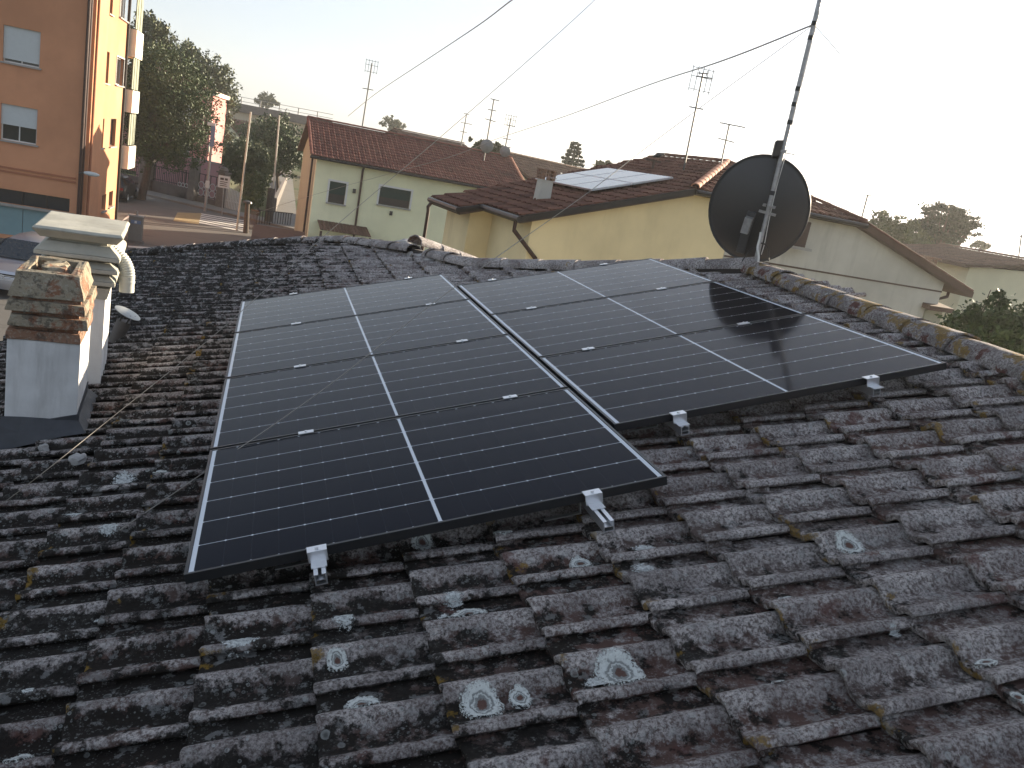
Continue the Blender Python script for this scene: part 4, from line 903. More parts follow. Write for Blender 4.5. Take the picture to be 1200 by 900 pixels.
# --- generic tile roof stuff
M['roof_red'] = old = None
def tile_paint(name, a, b, dark=(0.03, 0.02, 0.018)):
    n = NT(name); P = n.pos(); r = n.math('FRACT', n.math('ADD', n.attr('rnd'), n.rand())); c = n.mix(r, a, b); c = n.mix(n.math('MULTIPLY', n.step(n.noise(P, 1.3, 6, .7), .5, .7), .55), c, dark)
    c = n.mix(n.math('MULTIPLY', n.noise(P, 20, 4, .7), .35), c, lerp3(a, .4)); n.bump(n.noise(P, 30, 4), .4, .01); return n.out(c, .85, spec=.25)
M['tile_brown'] = tile_paint('brown_clay_tile', (0.115, 0.052, 0.036), (0.20, 0.092, 0.062)); M['tile_red'] = tile_paint('red_brown_tile', (0.15, 0.055, 0.042), (0.22, 0.085, 0.062)); M['tile_old'] = tile_paint('dull_roof', (0.10, 0.06, 0.045), (0.15, 0.09, 0.065))
M['tile_bright'] = plain('bright_terracotta', (0.45, 0.20, 0.12), .85, var=.2, scale=6, bump=.3)
tiles_of = {k: [make_tile(60+i+10*j, True, k) for i in range(2)] for j, k in enumerate(('tile_brown', 'tile_red', 'tile_old'))}
def tile_region(parent, P, e, s, L, H, test, mat, limit=0, name='roof_tile', tv=TV, tu=TU, joined='small_roof_tiles'):
    Fm = slope_frame(P, e, s); sg = 1 if Fm.col[1].to_3d().dot(Vector(e)) > 0 else -1; ts = tiles_of[mat]; it = []
    for a in range(int(H/tu)+1):
        for b in range(int(L/tv)+1):
            u, v = a*tu, b*tv
            if test and not test(v+tv/2, u+tu*.5): continue
            Mx = Fm @ Matrix.Translation((u, v, 0.0)) @ Matrix.Diagonal((tu/TU, tv/TV, 1, 1))
            it.append(((Mx.translation-CAM).length, a, b, Mx, ts[(a+b) % 2]))
    it.sort(key=lambda q: q[0]); off = wloc(parent)
    for q in it[:limit]:
        o = bpy.data.objects.new(name, q[4][0]); COL.objects.link(o); o.parent = parent; o.matrix_local = Matrix.Translation(-off) @ q[3]
    if it[limit:]: join_tiles([(q[3], q[4]) for q in it[limit:]], joined, parent, M[mat])
# --- yellow and white half-hipped house
M['yellow'] = plaster('yellow_render', (0.80, 0.67, 0.40), (0.30, 0.24, 0.13), .25, .5, 40); M['cream_wall'] = plaster('cream_gable_render', (0.52, 0.50, 0.44), (0.20, 0.19, 0.16), .45, .7, 40)
L_ = at_dist(612, 248, 17.0); eY = dirv(84); bY = dirv(-6)
A_ = on_wall(815, 219, L_, 84); B_ = on_wall(1015, 262, L_, 84); R__ = on_wall(1140, 345, L_, 84)
A_.z = B_.z = (A_.z+B_.z)/2; R__.z = L_.z = (R__.z+L_.z)/2
n1_ = (A_-L_).cross(bY).normalized(); Pk = on_plane(852, 190, A_, n1_)
tk = (Pk-L_).dot(bY); sk = (Pk-L_).dot(eY); print('peak depth', tk, 's', sk, 'of', (R__-L_).dot(eY), 'z', Pk.z)
sR = (R__-L_).dot(eY); slopeL = (A_.z-L_.z)/((A_-L_).dot(eY)); slopeR = (B_.z-R__.z)/((R__-B_).dot(eY))
# a second peak point so that the right slope stays a plane
sP2 = sk
hy = thing('yellow_house', 'yellow and pale grey half-hipped house with brown tiles and solar panels', 'house', (L_.x, L_.y, GZ))
def YP(s, t, z): q = L_+eY*s+bY*t; return Vector((q.x, q.y, z))
def zroof(s): return L_.z+slopeL*s if s <= (Pk.z-L_.z)/slopeL else Pk.z
TKD = 4.1
s0w, s1w = .35, sR-.9
splt = (on_wall(862, 270, L_, 84)-L_).dot(eY)
def gablewall(name, sa, sb, m, t0=.22):
    pts = [YP(sa, t0, GZ), YP(sb, t0, GZ)]
    sA, sB = (A_-L_).dot(eY), (B_-L_).dot(eY)
    def zt(s): return -.10+(L_.z+slopeL*s if s < sA else A_.z if s < sB else R__.z+slopeR*(sR-s))
    cs = [s for s in (sB, sA) if sa < s < sb]; pts += [YP(sb, t0, zt(sb))]+[YP(s, t0, zt(s)) for s in cs]+[YP(sa, t0, zt(sa))]
    mb = MB(); mb.prism(pts, bY*.25); return mb.build(name, m, hy), zt
_, zt = gablewall('yellow_gable_wall', s0w, splt, M['yellow']); gablewall('grey_gable_wall', splt+.003, s1w, M['cream_wall'], .20)
mb = MB(); a = YP(s0w, .475, GZ); mb.obox(a, bY*2.3, eY*.25, (0, 0, L_.z-GZ-.06)); mb.build('left_wall', M['yellow'], hy)
jog = 0.55
mb = MB(); mb.prism([YP(s0w-jog, 2.55, GZ), YP(s0w-.002, 2.55, GZ), YP(s0w-.002, 2.55, L_.z-.12+slopeL*s0w), YP(s0w-jog, 2.55, L_.z+slopeL*(s0w-jog)-.12)], bY*1.75); mb.build('bay_wall', M['yellow'], hy)
mb = MB(); mb.obox(YP(s1w-.25, .45, GZ), bY*(TKD+1.9), eY*.25, (0, 0, R__.z-GZ+.05)); mb.obox(YP(s0w, TKD+.3, GZ), eY*(s1w-s0w-.26), bY*.2, (0, 0, L_.z-GZ)); mb.build('rear_wall', M['cream_wall'], hy)
# decks
yroof = MB(); dzv = Vector((0, 0, -.05))
PkR = YP(sP2, tk, Pk.z) if sP2 > sk else Pk
back = TKD+.5; backR = 6.6
P1 = [YP(0, 0, L_.z), A_, Pk, YP(sk, backR, Pk.z), YP(0, back, L_.z)]
P2 = [A_, B_, PkR, Pk] if sP2 > sk else [A_, B_, Pk]
zK = R__.z+slopeR*(sR-sk); P3 = [B_, YP(sR, 0, R__.z), YP(sR, backR, R__.z), YP(sk+.02, backR, zK), YP(sk+.02, tk, zK)]
P1b = [YP(0, 2.25, L_.z), YP(0, back, L_.z), YP(-jog, back, L_.z-slopeL*jog), YP(-jog, 2.25, L_.z-slopeL*jog)]
for P_ in (P1, P3, P1b): yroof.prism([p+dzv for p in P_], (0, 0, -.12))
yroof.prism([p+dzv for p in P2], (0, 0, -.10))
if sP2 > sk: yroof.prism([Pk+dzv, PkR+dzv, YP(sP2, back, Pk.z)+dzv, YP(sk, back, Pk.z)+dzv], (0, 0, -.10))
M['soffit'] = plain('soffit_wood', (0.085, 0.055, 0.04), .8, var=.2)
yroof.prism([YP(sk-.1, tk, zK-.3), YP(sk+.15, tk, zK-.3), YP(sk+.15, tk, Pk.z-.1), YP(sk-.1, tk, Pk.z-.1)], bY*(backR-tk))
yr = yroof.build('roof', M['soffit'], hy)
sUp = (A_-YP(0, 0, L_.z)).normalized(); H1 = (Pk.z-L_.z)/sUp.z
def t1_(v, u):                             # v along the eave (depth), u up the slope
    s_ = u*sUp.dot(eY); 
    sA = (A_-L_).dot(eY)
    if s_ > sA and v < (s_-sA)/(sk-sA)*tk+.05: return False
    return v < back+(backR-back)*s_/sk
tile_region(yr, YP(0, 0.02, L_.z-.03), bY, sUp, backR-.1, H1-.1, t1_, 'tile_brown', 300)
mJ = (YP(0, 0, L_.z)-sUp*(jog/sUp.dot(eY)))
tile_region(yr, YP(-jog, 2.28, L_.z-slopeL*jog-.02), bY, sUp, back-2.4, jog/sUp.dot(eY)-.05, None, 'tile_brown', 0)
n2_ = (B_-A_).cross(Pk-A_).normalized(); up2 = n2_.cross((B_-A_).normalized()); up2 = up2 if up2.z > 0 else -up2
e2 = (B_-A_).normalized(); LAB = (B_-A_).length; H2 = (Pk-A_).dot(up2); a2 = (Pk-A_).dot(e2); b2 = (PkR-A_).dot(e2)
def t2_(v, u):
    f = u/H2; return a2*f-.05 < v < LAB-(LAB-b2)*f+.05 and f < 1.0
tile_region(yr, A_+Vector((0, 0, -.03)), e2, up2, LAB, H2, t2_, 'tile_brown', 0)
up3 = (B_-YP(sR, 0, R__.z)).normalized(); H3 = (zK-R__.z)/up3.z
tile_region(yr, YP(sR, 0.02, R__.z-.03), bY, up3, backR-.1, H3, lambda v, u: not (u > (B_-YP(sR, 0, R__.z)).length and v < tk*(u-(B_-YP(sR, 0, R__.z)).length)/max(.1, H3-(B_-YP(sR, 0, R__.z)).length)), 'tile_brown', 0)
def simple_caps(a, b, r, m, parent, step=.36, name='ridge_tile', seed=200):
    a, b = Vector(a), Vector(b); k = max(1, round((b-a).length/step))
    for i in range(k): cap_tile(a.lerp(b, i/k), a.lerp(b, (i+1.12)/k), r*1.06, r*.9, 0, seed+i, m, parent=parent, n=8, name=name)
simple_caps(A_+Vector((0, 0, .03)), Pk+Vector((0, 0, .03)), .095, M['tile_bright'], yr, .40)
simple_caps(B_+Vector((0, 0, .02)), PkR+Vector((0, 0, .02)), .09, M['tile_brown'], yr, .5)
simple_caps(Pk+Vector((0, 0, .02)), YP(sk, backR, Pk.z+.02), .09, M['tile_brown'], yr, .5)
simple_caps(YP(sR, .05, R__.z+.02), B_+Vector((0, .05, .02)), .05, M['tile_brown'], yr, .4)
# dark gutters and verge boards
def strip(name, pts, r, m, parent, n=8): mb = MB(); mb.tube(pts, r, n); return mb.build(name, m, parent, smooth=True)
mb = MB(); a = YP(0, -.03, L_.z-.14); b = A_+Vector((0, 0, -.14))-bY*.03; mb.prism([a, b, b+Vector((0, 0, .13)), a+Vector((0, 0, .13))], bY*.04); mb.build('verge_board', M['gutter'], hy)
strip('gutter', [A_+Vector((0, 0, -.08))-bY*.06, B_+Vector((0, 0, -.08))-bY*.06], .055, M['gutter'], hy)
strip('gutter', [YP(-.05, -.05, L_.z-.09), YP(-.05, 2.25, L_.z-.09), YP(-jog-.05, 2.25, L_.z-slopeL*jog-.07), YP(-jog-.05, back, L_.z-slopeL*jog-.07)], .065, M['gutter'], hy)
mb = MB(); a = B_+Vector((0, 0, -.16))-bY*.02; b = YP(sR, -.02, R__.z-.16); mb.prism([a, b, b+Vector((0, 0, .15)), a+Vector((0, 0, .15))], bY*.04); mb.build('verge_board', M['tile_old'], hy)
dpz = L_.z-.12
strip('downpipe', [YP(.0, .25, dpz), YP(.0, .25, dpz-.22), YP(.55, .15, dpz-.72), YP(.55, .15, dpz-1.0), YP(.45, .15, dpz-1.0) if False else YP(.55, .15, GZ+.2)], .045, M['pipe_brown'], hy, 10)
strip('downpipe', [YP(-jog-.05, 4.4, dpz-slopeL*jog), YP(-jog-.12, 4.4, dpz-.12-slopeL*jog), YP(-jog-.10, 4.4, dpz-.4), YP(s0w-jog-.10, 4.45, dpz-.7) if False else YP(-jog-.08, 4.4, GZ)], .045, M['pipe_brown'], hy, 10)
strip('downpipe', [YP(sR-.05, .7, R__.z-.1), YP(sR-.05, .7, R__.z-.28), YP(s1w+.1, .6, R__.z-.5), YP(s1w+.06, .6, GZ)], .045, M['pipe_brown'], hy, 10)
# white gable details
zl = on_wall(1098, 337, L_, 84)
q0, q1 = on_wall(905, 307, L_, 84), on_wall(1097, 343, L_, 84); zc = (q0.z+q1.z)/2
mb = MB(); mb.obox(YP(splt+.01, .185, zc-.03), eY*(s1w-splt-.012), bY*.018, (0, 0, .04)); mb.build('string_course', M['soffit'], hy)
wa = on_wall(925, 261, L_, 84); wb = on_wall(946, 291, L_, 84); sa_, sb_ = (wa-L_).dot(eY)-.4, (wb-L_).dot(eY)
window(hy, YP(0, .20-.19, GZ), eY, sa_, sb_, wb.z-GZ, wa.z-GZ+.10, 'fullgreen')
M['stain'] = plain('rain_stain', (0.30, 0.26, 0.18), .9, var=.3, scale=4)
for (x_, y_) in ():
    q = on_wall(x_, y_, YP(0, .19, 0), 84); mb = MB(); mb.obox(q, eY*.16, -bY*.04, (0, 0, .16))
    for k_ in range(4): mb.obox(q+eY*.02-bY*.042+Vector((0, 0, .02+k_*.035)), eY*.12, -bY*.008, (0, 0, .018))
    mb.build('air_vent', M['white_paint'], hy)
# chimney on the yellow roof
pc = on_plane(635, 233, A_, n1_); tc = thing('roof_chimney', 'small grey chimney with a perforated dark brick head on the yellow house roof', 'chimney', pc)
mb = MB(); mb.frustum((pc.x, pc.y), .30, .30, .27, .27, pc.z-.2, pc.z+.42, CA); mb.build('shaft', M['cream_wall'], tc)
for j in range(3):
    for k in range(4):
        a = CA+k*math.pi/2
        for q in (-.12, 0, .12):
            mb = MB(); mb.frustum((pc.x+math.cos(a)*.14-math.sin(a)*q, pc.y+math.sin(a)*.14+math.cos(a)*q), .05, .07, .05, .07, pc.z+.422+j*.075, pc.z+.475+j*.075, a); mb.build('brick', M['brick'], tc)
    mb = MB(); mb.frustum((pc.x, pc.y), .36, .36, .36, .36, pc.z+.476+j*.075, pc.z+.494+j*.075, CA); mb.build('course', M['brick'], tc)
# its own panels, pale with sky reflection
pq = [on_plane(x, y, A_+n1_*.12*(1 if n1_.z > 0 else -1), n1_) for x, y in ((693, 222), (801, 209), (715, 196), (625, 209))]
d0 = (pq[1]-pq[0]); e_a = (pq[3]-pq[0]).normalized()
up_ = sUp*1.0; nn_ = n1_ if n1_.z > 0 else -n1_
sh_h = (pq[1]-pq[0]).dot(up_); sh_w = abs((pq[3]-pq[0]).dot(bY)); nc_ = 2; nr_ = max(2, round(sh_w/1.05)); print('far array', sh_h, sh_w, nr_)
pg = 0
names4 = ['pale', 'second', 'third', 'fourth', 'fifth', 'sixth']
for i in range(nc_):
    for j in range(nr_):
        hh, ww = sh_h/nc_, sh_w/nr_; o_ = pq[0]+up_*(i*hh)+bY*(j*ww)
        lab_ = ['%s panel of the front row on the yellow house roof, %s', '%s panel of the back row on the yellow house roof, %s'][0]
        t = thing('solar_panel', 'pale panel on the yellow house roof, %s, %s' % (['lower half', 'upper half'][i], ['front row', 'row behind the front', 'third row back', 'fourth row back', 'fifth row back', 'rearmost row'][j]), 'solar panel', o_, 'solar panels on the yellow house')
        mb = MB(); mb.obox(o_, up_*(hh-.02), bY*(ww-.02), -nn_*.035); mb.build('frame', M['alu'], t)
        mb = MB(); mb.obox(o_+up_*.02+bY*.02+nn_*.001, up_*(hh-.06), bY*(ww-.06), nn_*.003); mb.build('glass', M['glass'], t)
# bird on the roof board
pb = on_plane(765, 192, A_, n1_)
brd = at_dist(766, 189.5, hd(Pk)-.3); t = thing('ridge_board', 'short dark board lying on the ridge under the bird', 'board', brd)
mb = MB(); mb.obox(brd-eY*.22, eY*.44, bY*.08, (0, 0, .05)); mb.build('plank', M['soffit'], t); mb = MB(); mb.obox(brd+eY*.0-Vector((0, 0, .3)), eY*.05, bY*.05, (0, 0, .3)); mb.build('support', M['soffit'], t)
bp = brd+eY*.10+Vector((0, 0, .05)); tb2 = thing('pigeon', 'dark pigeon perched on a board on the brown ridge, facing right', 'bird', bp)
mb = MB(); ax = (eY+Vector((0, 0, .35))).normalized(); mb.lathe(bp+Vector((0, 0, .10))-eY*.10, [(0, -.08), (.015, -.07), (.03, 0), (.058, .06), (.065, .11), (.05, .17), (.03, .205), (.026, .225), (.032, .245), (.026, .27), (.008, .285), (.004, .305), (0, .31)], 14, ax)
mb.build('body', M['dark_steel'], tb2, smooth=True); mb = MB(); mb.tube([bp, bp+Vector((0, 0, .08))], .006, 6); mb.tube([bp+eY*.03, bp+eY*.03+Vector((0, 0, .08))], .006, 6); mb.build('legs', M['brick'], tb2)
# --- green house
M['green_wall'] = plaster('pale_green_render', (0.80, 0.79, 0.55), (0.30, 0.33, 0.22), .2, .3, 20); M['peach'] = plaster('peach_render', (0.36, 0.35, 0.27), (.3, .24, .16), .3, .3, 20)
G0 = at_dist(365, 181, 40.0); eG = dirv(87); bG = dirv(-3)
hg_ = thing('green_house', 'long pale green house with a dark red tiled roof and two shuttered windows', 'house', (G0.x, G0.y, GZ))
def GP(s, t, z): q = G0+eG*s+bG*t; return Vector((q.x, q.y, z))
LG = (on_wall(640, 230, G0, 87)-G0).dot(eG); DG = 8.4
rl = on_wall(363, 138, GP(0, DG/2, 0), 87); zr = rl.z; print('green ridge rise', zr-G0.z, 'L', LG, 'z', G0.z)
rr_ = on_wall(594, 179, GP(0, DG/2, 0), 87); sr = (rr_-GP(0, DG/2, 0)).dot(eG); LG = min(LG, sr+.3)
def gs(x, y): q = on_wall(x, y, GP(0, .35, 0), 87); return (q-GP(0, .35, 0)).dot(eG), q.z-GZ
def gw(xl, yt, xr, yb): a = gs(xl, yt); b = gs(xr, yb); return (a[0]-.3, b[0]-.3, b[1], a[1])
gwin = [gw(387, 212, 403, 240), gw(446, 218, 479, 245)]
mb = MB(); windowed_wall(mb, GP(.3, .35, GZ), eG, LG-.6, G0.z-GZ-.05, gwin, .3); mb.build('front_wall', M['green_wall'], hg_)
for h_ in gwin: window(hg_, GP(.3, .35, GZ), eG, *h_, 'green', .09)
zb_ = G0.z-.05
mb = MB(); mb.prism([GP(.3, .652, GZ), GP(.3, DG-.35, GZ), GP(.3, DG-.35, zb_), GP(.3, DG/2, zr-.12), GP(.3, .652, zb_+.05)], eG*.3); mb.prism([GP(LG-.6, .652, GZ), GP(LG-.6, DG-.35, GZ), GP(LG-.6, DG-.35, zb_), GP(LG-.6, DG/2, zr-.12), GP(LG-.6, .652, zb_+.05)], eG*.3); mb.obox(GP(.6, DG-.65, GZ), eG*(LG-1.2), bG*.3, (0, 0, zb_-GZ)); mb.build('gable_wall', M['peach'], hg_)
mb = MB(); mb.prism([GP(0, 0, G0.z), GP(LG, 0, G0.z), GP(LG, DG/2, zr), GP(0, DG/2, zr)], (0, 0, -.12)); mb.prism([GP(0, DG, G0.z), GP(LG, DG, G0.z), GP(LG, DG/2+.002, zr), GP(0, DG/2+.002, zr)], (0, 0, -.12)); gr = mb.build('roof', M['soffit'], hg_)
sG = (GP(0, DG/2, zr)-GP(0, 0, G0.z)).normalized(); HG = (GP(0, DG/2, zr)-GP(0, 0, G0.z)).length
tile_region(gr, GP(.02, -.04, G0.z-.02), eG, sG, LG-.2, HG-.1, None, 'tile_red', 0, tv=.26, tu=.34)
simple_caps(GP(0, DG/2, zr+.03), GP(LG, DG/2, zr+.03), .10, M['tile_red'], gr, .45)
simple_caps(GP(.02, 0, G0.z+.02), GP(.02, DG/2, zr+.02), .08, M['tile_red'], gr, .45); simple_caps(GP(LG-.05, 0, G0.z+.02), GP(LG-.05, DG/2, zr+.02), .08, M['tile_bright'], gr, .45)
strip('gutter', [GP(-.05, -.08, G0.z-.10), GP(LG, -.08, G0.z-.10)], .06, M['gutter'], hg_)
dps = gs(425, 200)[0]; strip('downpipe', [GP(dps, -.05, G0.z-.1), GP(dps, .28, G0.z-.3), GP(dps, .28, GZ+1)], .05, M['pipe_brown'], hg_)
strip('downpipe', [GP(.18, 1.2, G0.z-.1), GP(.18, 1.2, GZ)], .05, M['gutter'], hg_)
for (x_, y_) in ((413, 226), (456, 252)):
    q = on_wall(x_, y_, GP(0, .32, 0), 87); mb = MB(); mb.obox(q, eG*.14, -bG*.06, (0, 0, .2)); mb.build('vent_cover', M['dark_steel'], hg_)
# lean-to with striped awning roof below the windows of the green house
la = on_wall(372, 258, GP(0, .35, 0), 87); lb = on_wall(430, 268, GP(0, .35, 0), 87); t = thing('lean_to', 'low wooden lean-to canopy against the foot of the green house wall', 'canopy', (la.x, la.y, GZ))
w_ = (lb-la).length; out = -bG*1.6
for k in range(14): mb = MB(); mb.obox(la+eG*(w_*k/14), eG*(w_/14-.02), out+Vector((0, 0, -.25)), (0, 0, .03)); mb.build('roof_board', M['tile_old'], t)
mb = MB(); mb.obox(Vector((la.x, la.y, GZ))+out, eG*.1, bG*.1, (0, 0, la.z-.3-GZ)); mb.obox(Vector((lb.x, lb.y, GZ))+out-eG*.1, eG*.1, bG*.1, (0, 0, la.z-.3-GZ)); mb.build('posts', M['soffit'], t)
# --- further roofs behind
def gable_house(name, lab, xl, yl, xr, yr, D0, D1, drop, run, wall, tmat, z_e=None, win=()):
    a = at_dist(xl, yl, D0); b = at_dist(xr, yr, D1); z = (a.z+b.z)/2; a.z = b.z = z; e = (b-a).normalized(); n_ = Vector((-e.y, e.x, 0)); L = (b-a).length
    t = thing(name, lab, 'house', (a.x, a.y, GZ)); ze = z-drop
    mb = MB(); mb.prism([a, b, b-n_*run+Vector((0, 0, -drop)), a-n_*run+Vector((0, 0, -drop))], (0, 0, -.12)); mb.prism([a, b, b+n_*run+Vector((0, 0, -drop)), a+n_*run+Vector((0, 0, -drop))], (0, 0, -.12)); r_o = mb.build('roof', M['soffit'], t)
    q = a-n_*run+Vector((0, 0, -drop)); tile_region(r_o, q+Vector((0, 0, -.02)), e, (a-q).normalized(), L-.2, (a-q).length-.1, None, tmat, 0, tv=.30, tu=.36)
    simple_caps(a+Vector((0, 0, .03)), b+Vector((0, 0, .03)), .10, M[tmat], r_o, .6)
    w0_ = a-n_*(run-.4)+e*.3; hh_ = ze-GZ-.05
    mb = MB(); windowed_wall(mb, Vector((w0_.x, w0_.y, GZ)), e, L-.6, hh_, win, .25); mb.obox(Vector((w0_.x, w0_.y, GZ))+n_*(2*run-.8), e*(L-.6), n_*.25, (0, 0, hh_))
    for ss_ in (0, L-.85): p0 = Vector((w0_.x, w0_.y, GZ))+e*ss_+n_*.252; mb.prism([p0, p0+n_*(2*run-1.06), p0+n_*(2*run-1.06)+Vector((0, 0, hh_)), p0+n_*(run-.5)+Vector((0, 0, hh_+drop-.3)), p0+Vector((0, 0, hh_))], e*.25)
    mb.build('wall', wall, t)
    for h_ in win: window(t, Vector((w0_.x, w0_.y, GZ)), e, *h_, 'white')
    return t, a, b, e, n_
M['cream_house'] = plaster('cream_render', (0.68, 0.66, 0.48), (.3, .28, .2), .2, .4, 20)
gable_house('brick_roof_house', 'far house showing only its dark tiled ridge above the green house roof', 461, 151, 543, 168, 66, 70, 1.6, 4.5, M['cream_house'], 'tile_old')
t, a, b, e, n_ = gable_house('dark_roof_house', 'house with a dark brown roof and skylight behind the green house', 588, 178, 690, 200, 52, 60, 2.4, 5, M['cream_house'], 'tile_old')
sk_ = a.lerp(b, .42)-n_*1.9+Vector((0, 0, -.86)); mb = MB(); mb.obox(sk_, e*.9, -n_*.7+Vector((0, 0, -.33)), (0, 0, .10)); mb.build('skylight', M['shutter'], t)
pv = a.lerp(b, .22)-n_*3.2+Vector((0, 0, -1.5)); mb = MB(); mb.tube([pv, pv+Vector((0, 0, .9))], .06, 8); mb.tube([pv+e*-.2+Vector((0, 0, .9)), pv+e*.2+Vector((0, 0, .9))], .05, 8); mb.build('vent_pipe', M['white_paint'], t, smooth=True)
gable_house('far_house', 'distant low house with a small red roof seen under the viaduct', 262, 137, 303, 146, 118, 122, 2.0, 3.5, M['cream_house'], 'tile_red')
t, a, b, e, n_ = gable_house('cream_house', 'pale cream house with a dull brown roof at the right edge', 1100, 293, 1240, 303, 44, 38, .60, 3.6, M['cream_house'], 'tile_old', win=[(3.6, 4.5, 2.6, 3.9)])
# shed and roof below at right of the gable
sr0 = at_dist(1090, 358, 24); t = thing('low_shed', 'low weathered shed roof in the gap right of the pale gable', 'shed', (sr0.x, sr0.y, GZ)); mb = MB(); mb.obox(sr0, eY*.9, bY*2.2+Vector((0, 0, .3)), (0, 0, -.12)); mb.build('roof', M['tile_old'], t); mb = MB(); mb.obox(Vector((sr0.x, sr0.y, GZ))+eY*.15+bY*.2, eY*.6, bY*1.8, (0, 0, sr0.z-GZ-.14)); mb.build('wall', M['peach'], t)
tb = at_dist(1089, 303, 36); t = thing('brick_chimney', 'leafy brown brick chimney top behind the right verge of the grey gable', 'chimney', (tb.x, tb.y, GZ+4)); mb = MB(); mb.frustum((tb.x, tb.y), .5, .5, .45, .45, tb.z-1.6, tb.z, .3); mb.build('shaft', M['brick'], t); mb = MB(); mb.frustum((tb.x, tb.y), .65, .65, .65, .65, tb.z+.002, tb.z+.08, .3); mb.build('cap', M['brick'], t)
# low roof in front of the passage
q = at_dist(297, 264, 40); q2 = at_dist(357, 276, 40); q2.z = q.z; t = thing('low_shed', 'low dark brown shed roof just beyond our far ridge tiles', 'shed', (q.x, q.y, GZ)); e = (q2-q).normalized(); n_ = Vector((-e.y, e.x, 0)); mb = MB(); mb.obox(q-n_*1.8-Vector((0, 0, .5)), e*(q2-q).length, n_*1.8+Vector((0, 0, .5)), (0, 0, .06)); mb.build('roof', M['tile_old'], t); mb = MB(); mb.obox(Vector((q.x, q.y, GZ))-n_*1.6+e*.1, e*((q2-q).length-.2), n_*1.6, (0, 0, q.z-GZ-.55)); mb.build('wall', M['peach'], t)
# --- pink house and wall
M['pink'] = plaster('pink_render', (0.52, 0.24, 0.22), (.3, .16, .15), .25, .4, 20); M['pink_pale'] = plaster('pink_wall', (0.40, 0.22, 0.24), (.2, .13, .13), .4, .4, 20)
pf = gp(235, 214); DP = hd(pf); t = thing('pink_house', 'pink house with white cornice half hidden behind the big dark tree', 'house', (pf.x, pf.y, GZ)); eP = dirv(95); bP = dirv(5)
pr_ = at_dist(250, 112, DP); hP = pr_.z-GZ; Wd = 12.0; c0 = Vector((pr_.x, pr_.y, GZ))
holesP = [(Wd-2.6, Wd-1.7, hP-2.6, hP-1.1), (Wd-2.6, Wd-1.7, hP-6, hP-4.2), (Wd-5.4, Wd-4.5, hP-2.6, hP-1.1), (Wd-5.4, Wd-4.5, hP-6, hP-4.2)]
mb = MB(); P0 = c0-eP*Wd; windowed_wall(mb, P0, eP, Wd, hP, holesP, .3); mb.obox(c0-eP*.3+bP*.302, eP*.3, bP*8, (0, 0, hP)); mb.obox(P0+bP*8, eP*Wd, bP*.3, (0, 0, hP)); mb.build('wall', M['pink'], t)
for h_ in holesP: window(t, P0, eP, *h_, 'white', .10)
mb = MB(); mb.obox(P0-eP*.25-bP*.25+Vector((0, 0, hP)), eP*(Wd+.5), bP*8.8, (0, 0, .35)); mb.build('cornice', M['cream'], t)
mb = MB(); mb.frustum(((P0+eP*Wd/2+bP*4).x, (P0+eP*Wd/2+bP*4).y), Wd+.6, 9, .5, .5, GZ+hP+.355, GZ+hP+1.6, -.09); mb.build('roof', M['tile_red'], t)
for k in range(3): z = GZ+.9+k*1.9; mb = MB(); mb.obox(c0-eP*.02-bP*.04+Vector((0, 0, z-GZ)), eP*.10, bP*.5, (0, 0, .9)); mb.build('quoin', M['cream'], t)
# --- street wall, gate piers, iron panels
fw = kerb0+kn*2.3; fwall = lambda x, y: None
def fp(x, y, dn_=2.3): # point on the fence line seen at x
    P = kerb0+kn*dn_; n_ = kn; d = ray(x, y); return CAM+d*((P-CAM).dot(n_)/d.dot(n_))
def fbase(x, dn_=2.3):
    q = fp(x, 240, dn_); return Vector((q.x, q.y, GZ+.12))
wa, wb = fbase(118), fbase(221)
t = thing('street_wall', 'dark low street wall with iron railings in front of the pink house', 'wall', (wa.x, wa.y, GZ)); e = (wb-wa).normalized(); n_ = Vector((-e.y, e.x, 0)); L = (wb-wa).length
M['dark_stone'] = plain('dark_stone', (0.10, 0.085, 0.08), .9, var=.25, scale=3, bump=.4); M['iron'] = plain('iron_railings', (0.03, 0.028, 0.028), .5, .4); M['pier'] = plain('stone_pier', (0.15, 0.13, 0.115), .9, var=.25, scale=5, bump=.4)
mb = MB(); mb.obox(wa, e*L, n_*.3, (0, 0, .75)); mb.build('base', M['dark_stone'], t)
for k in range(int(L/.16)):
    if k < 290: mb = MB(); mb.obox(wa+e*(k*.16+.05)+n_*.13+Vector((0, 0, .752)), e*.03, n_*.03, (0, 0, 1.1)); mb.build('bar', M['iron'], t)
for z in (.85, 1.75): mb = MB(); mb.obox(wa+n_*.165+Vector((0, 0, z)), e*L, n_*.03, (0, 0, .05)); mb.build('rail', M['iron'], t)
mb = MB(); mb.obox(wa+n_*3.2, e*L, n_*.25, (0, 0, 2.6)); t2_ = thing('garden_wall', 'long faded pink garden wall under the big tree', 'wall', (wa.x, wa.y, GZ)); mb.build('wall', M['pink_pale'], t2_); mb = MB(); mb.obox(wa+n_*3.15+Vector((0, 0, 2.602)), e*L, n_*.35, (0, 0, .1)); mb.build('coping', M['stone_sill'], t2_)
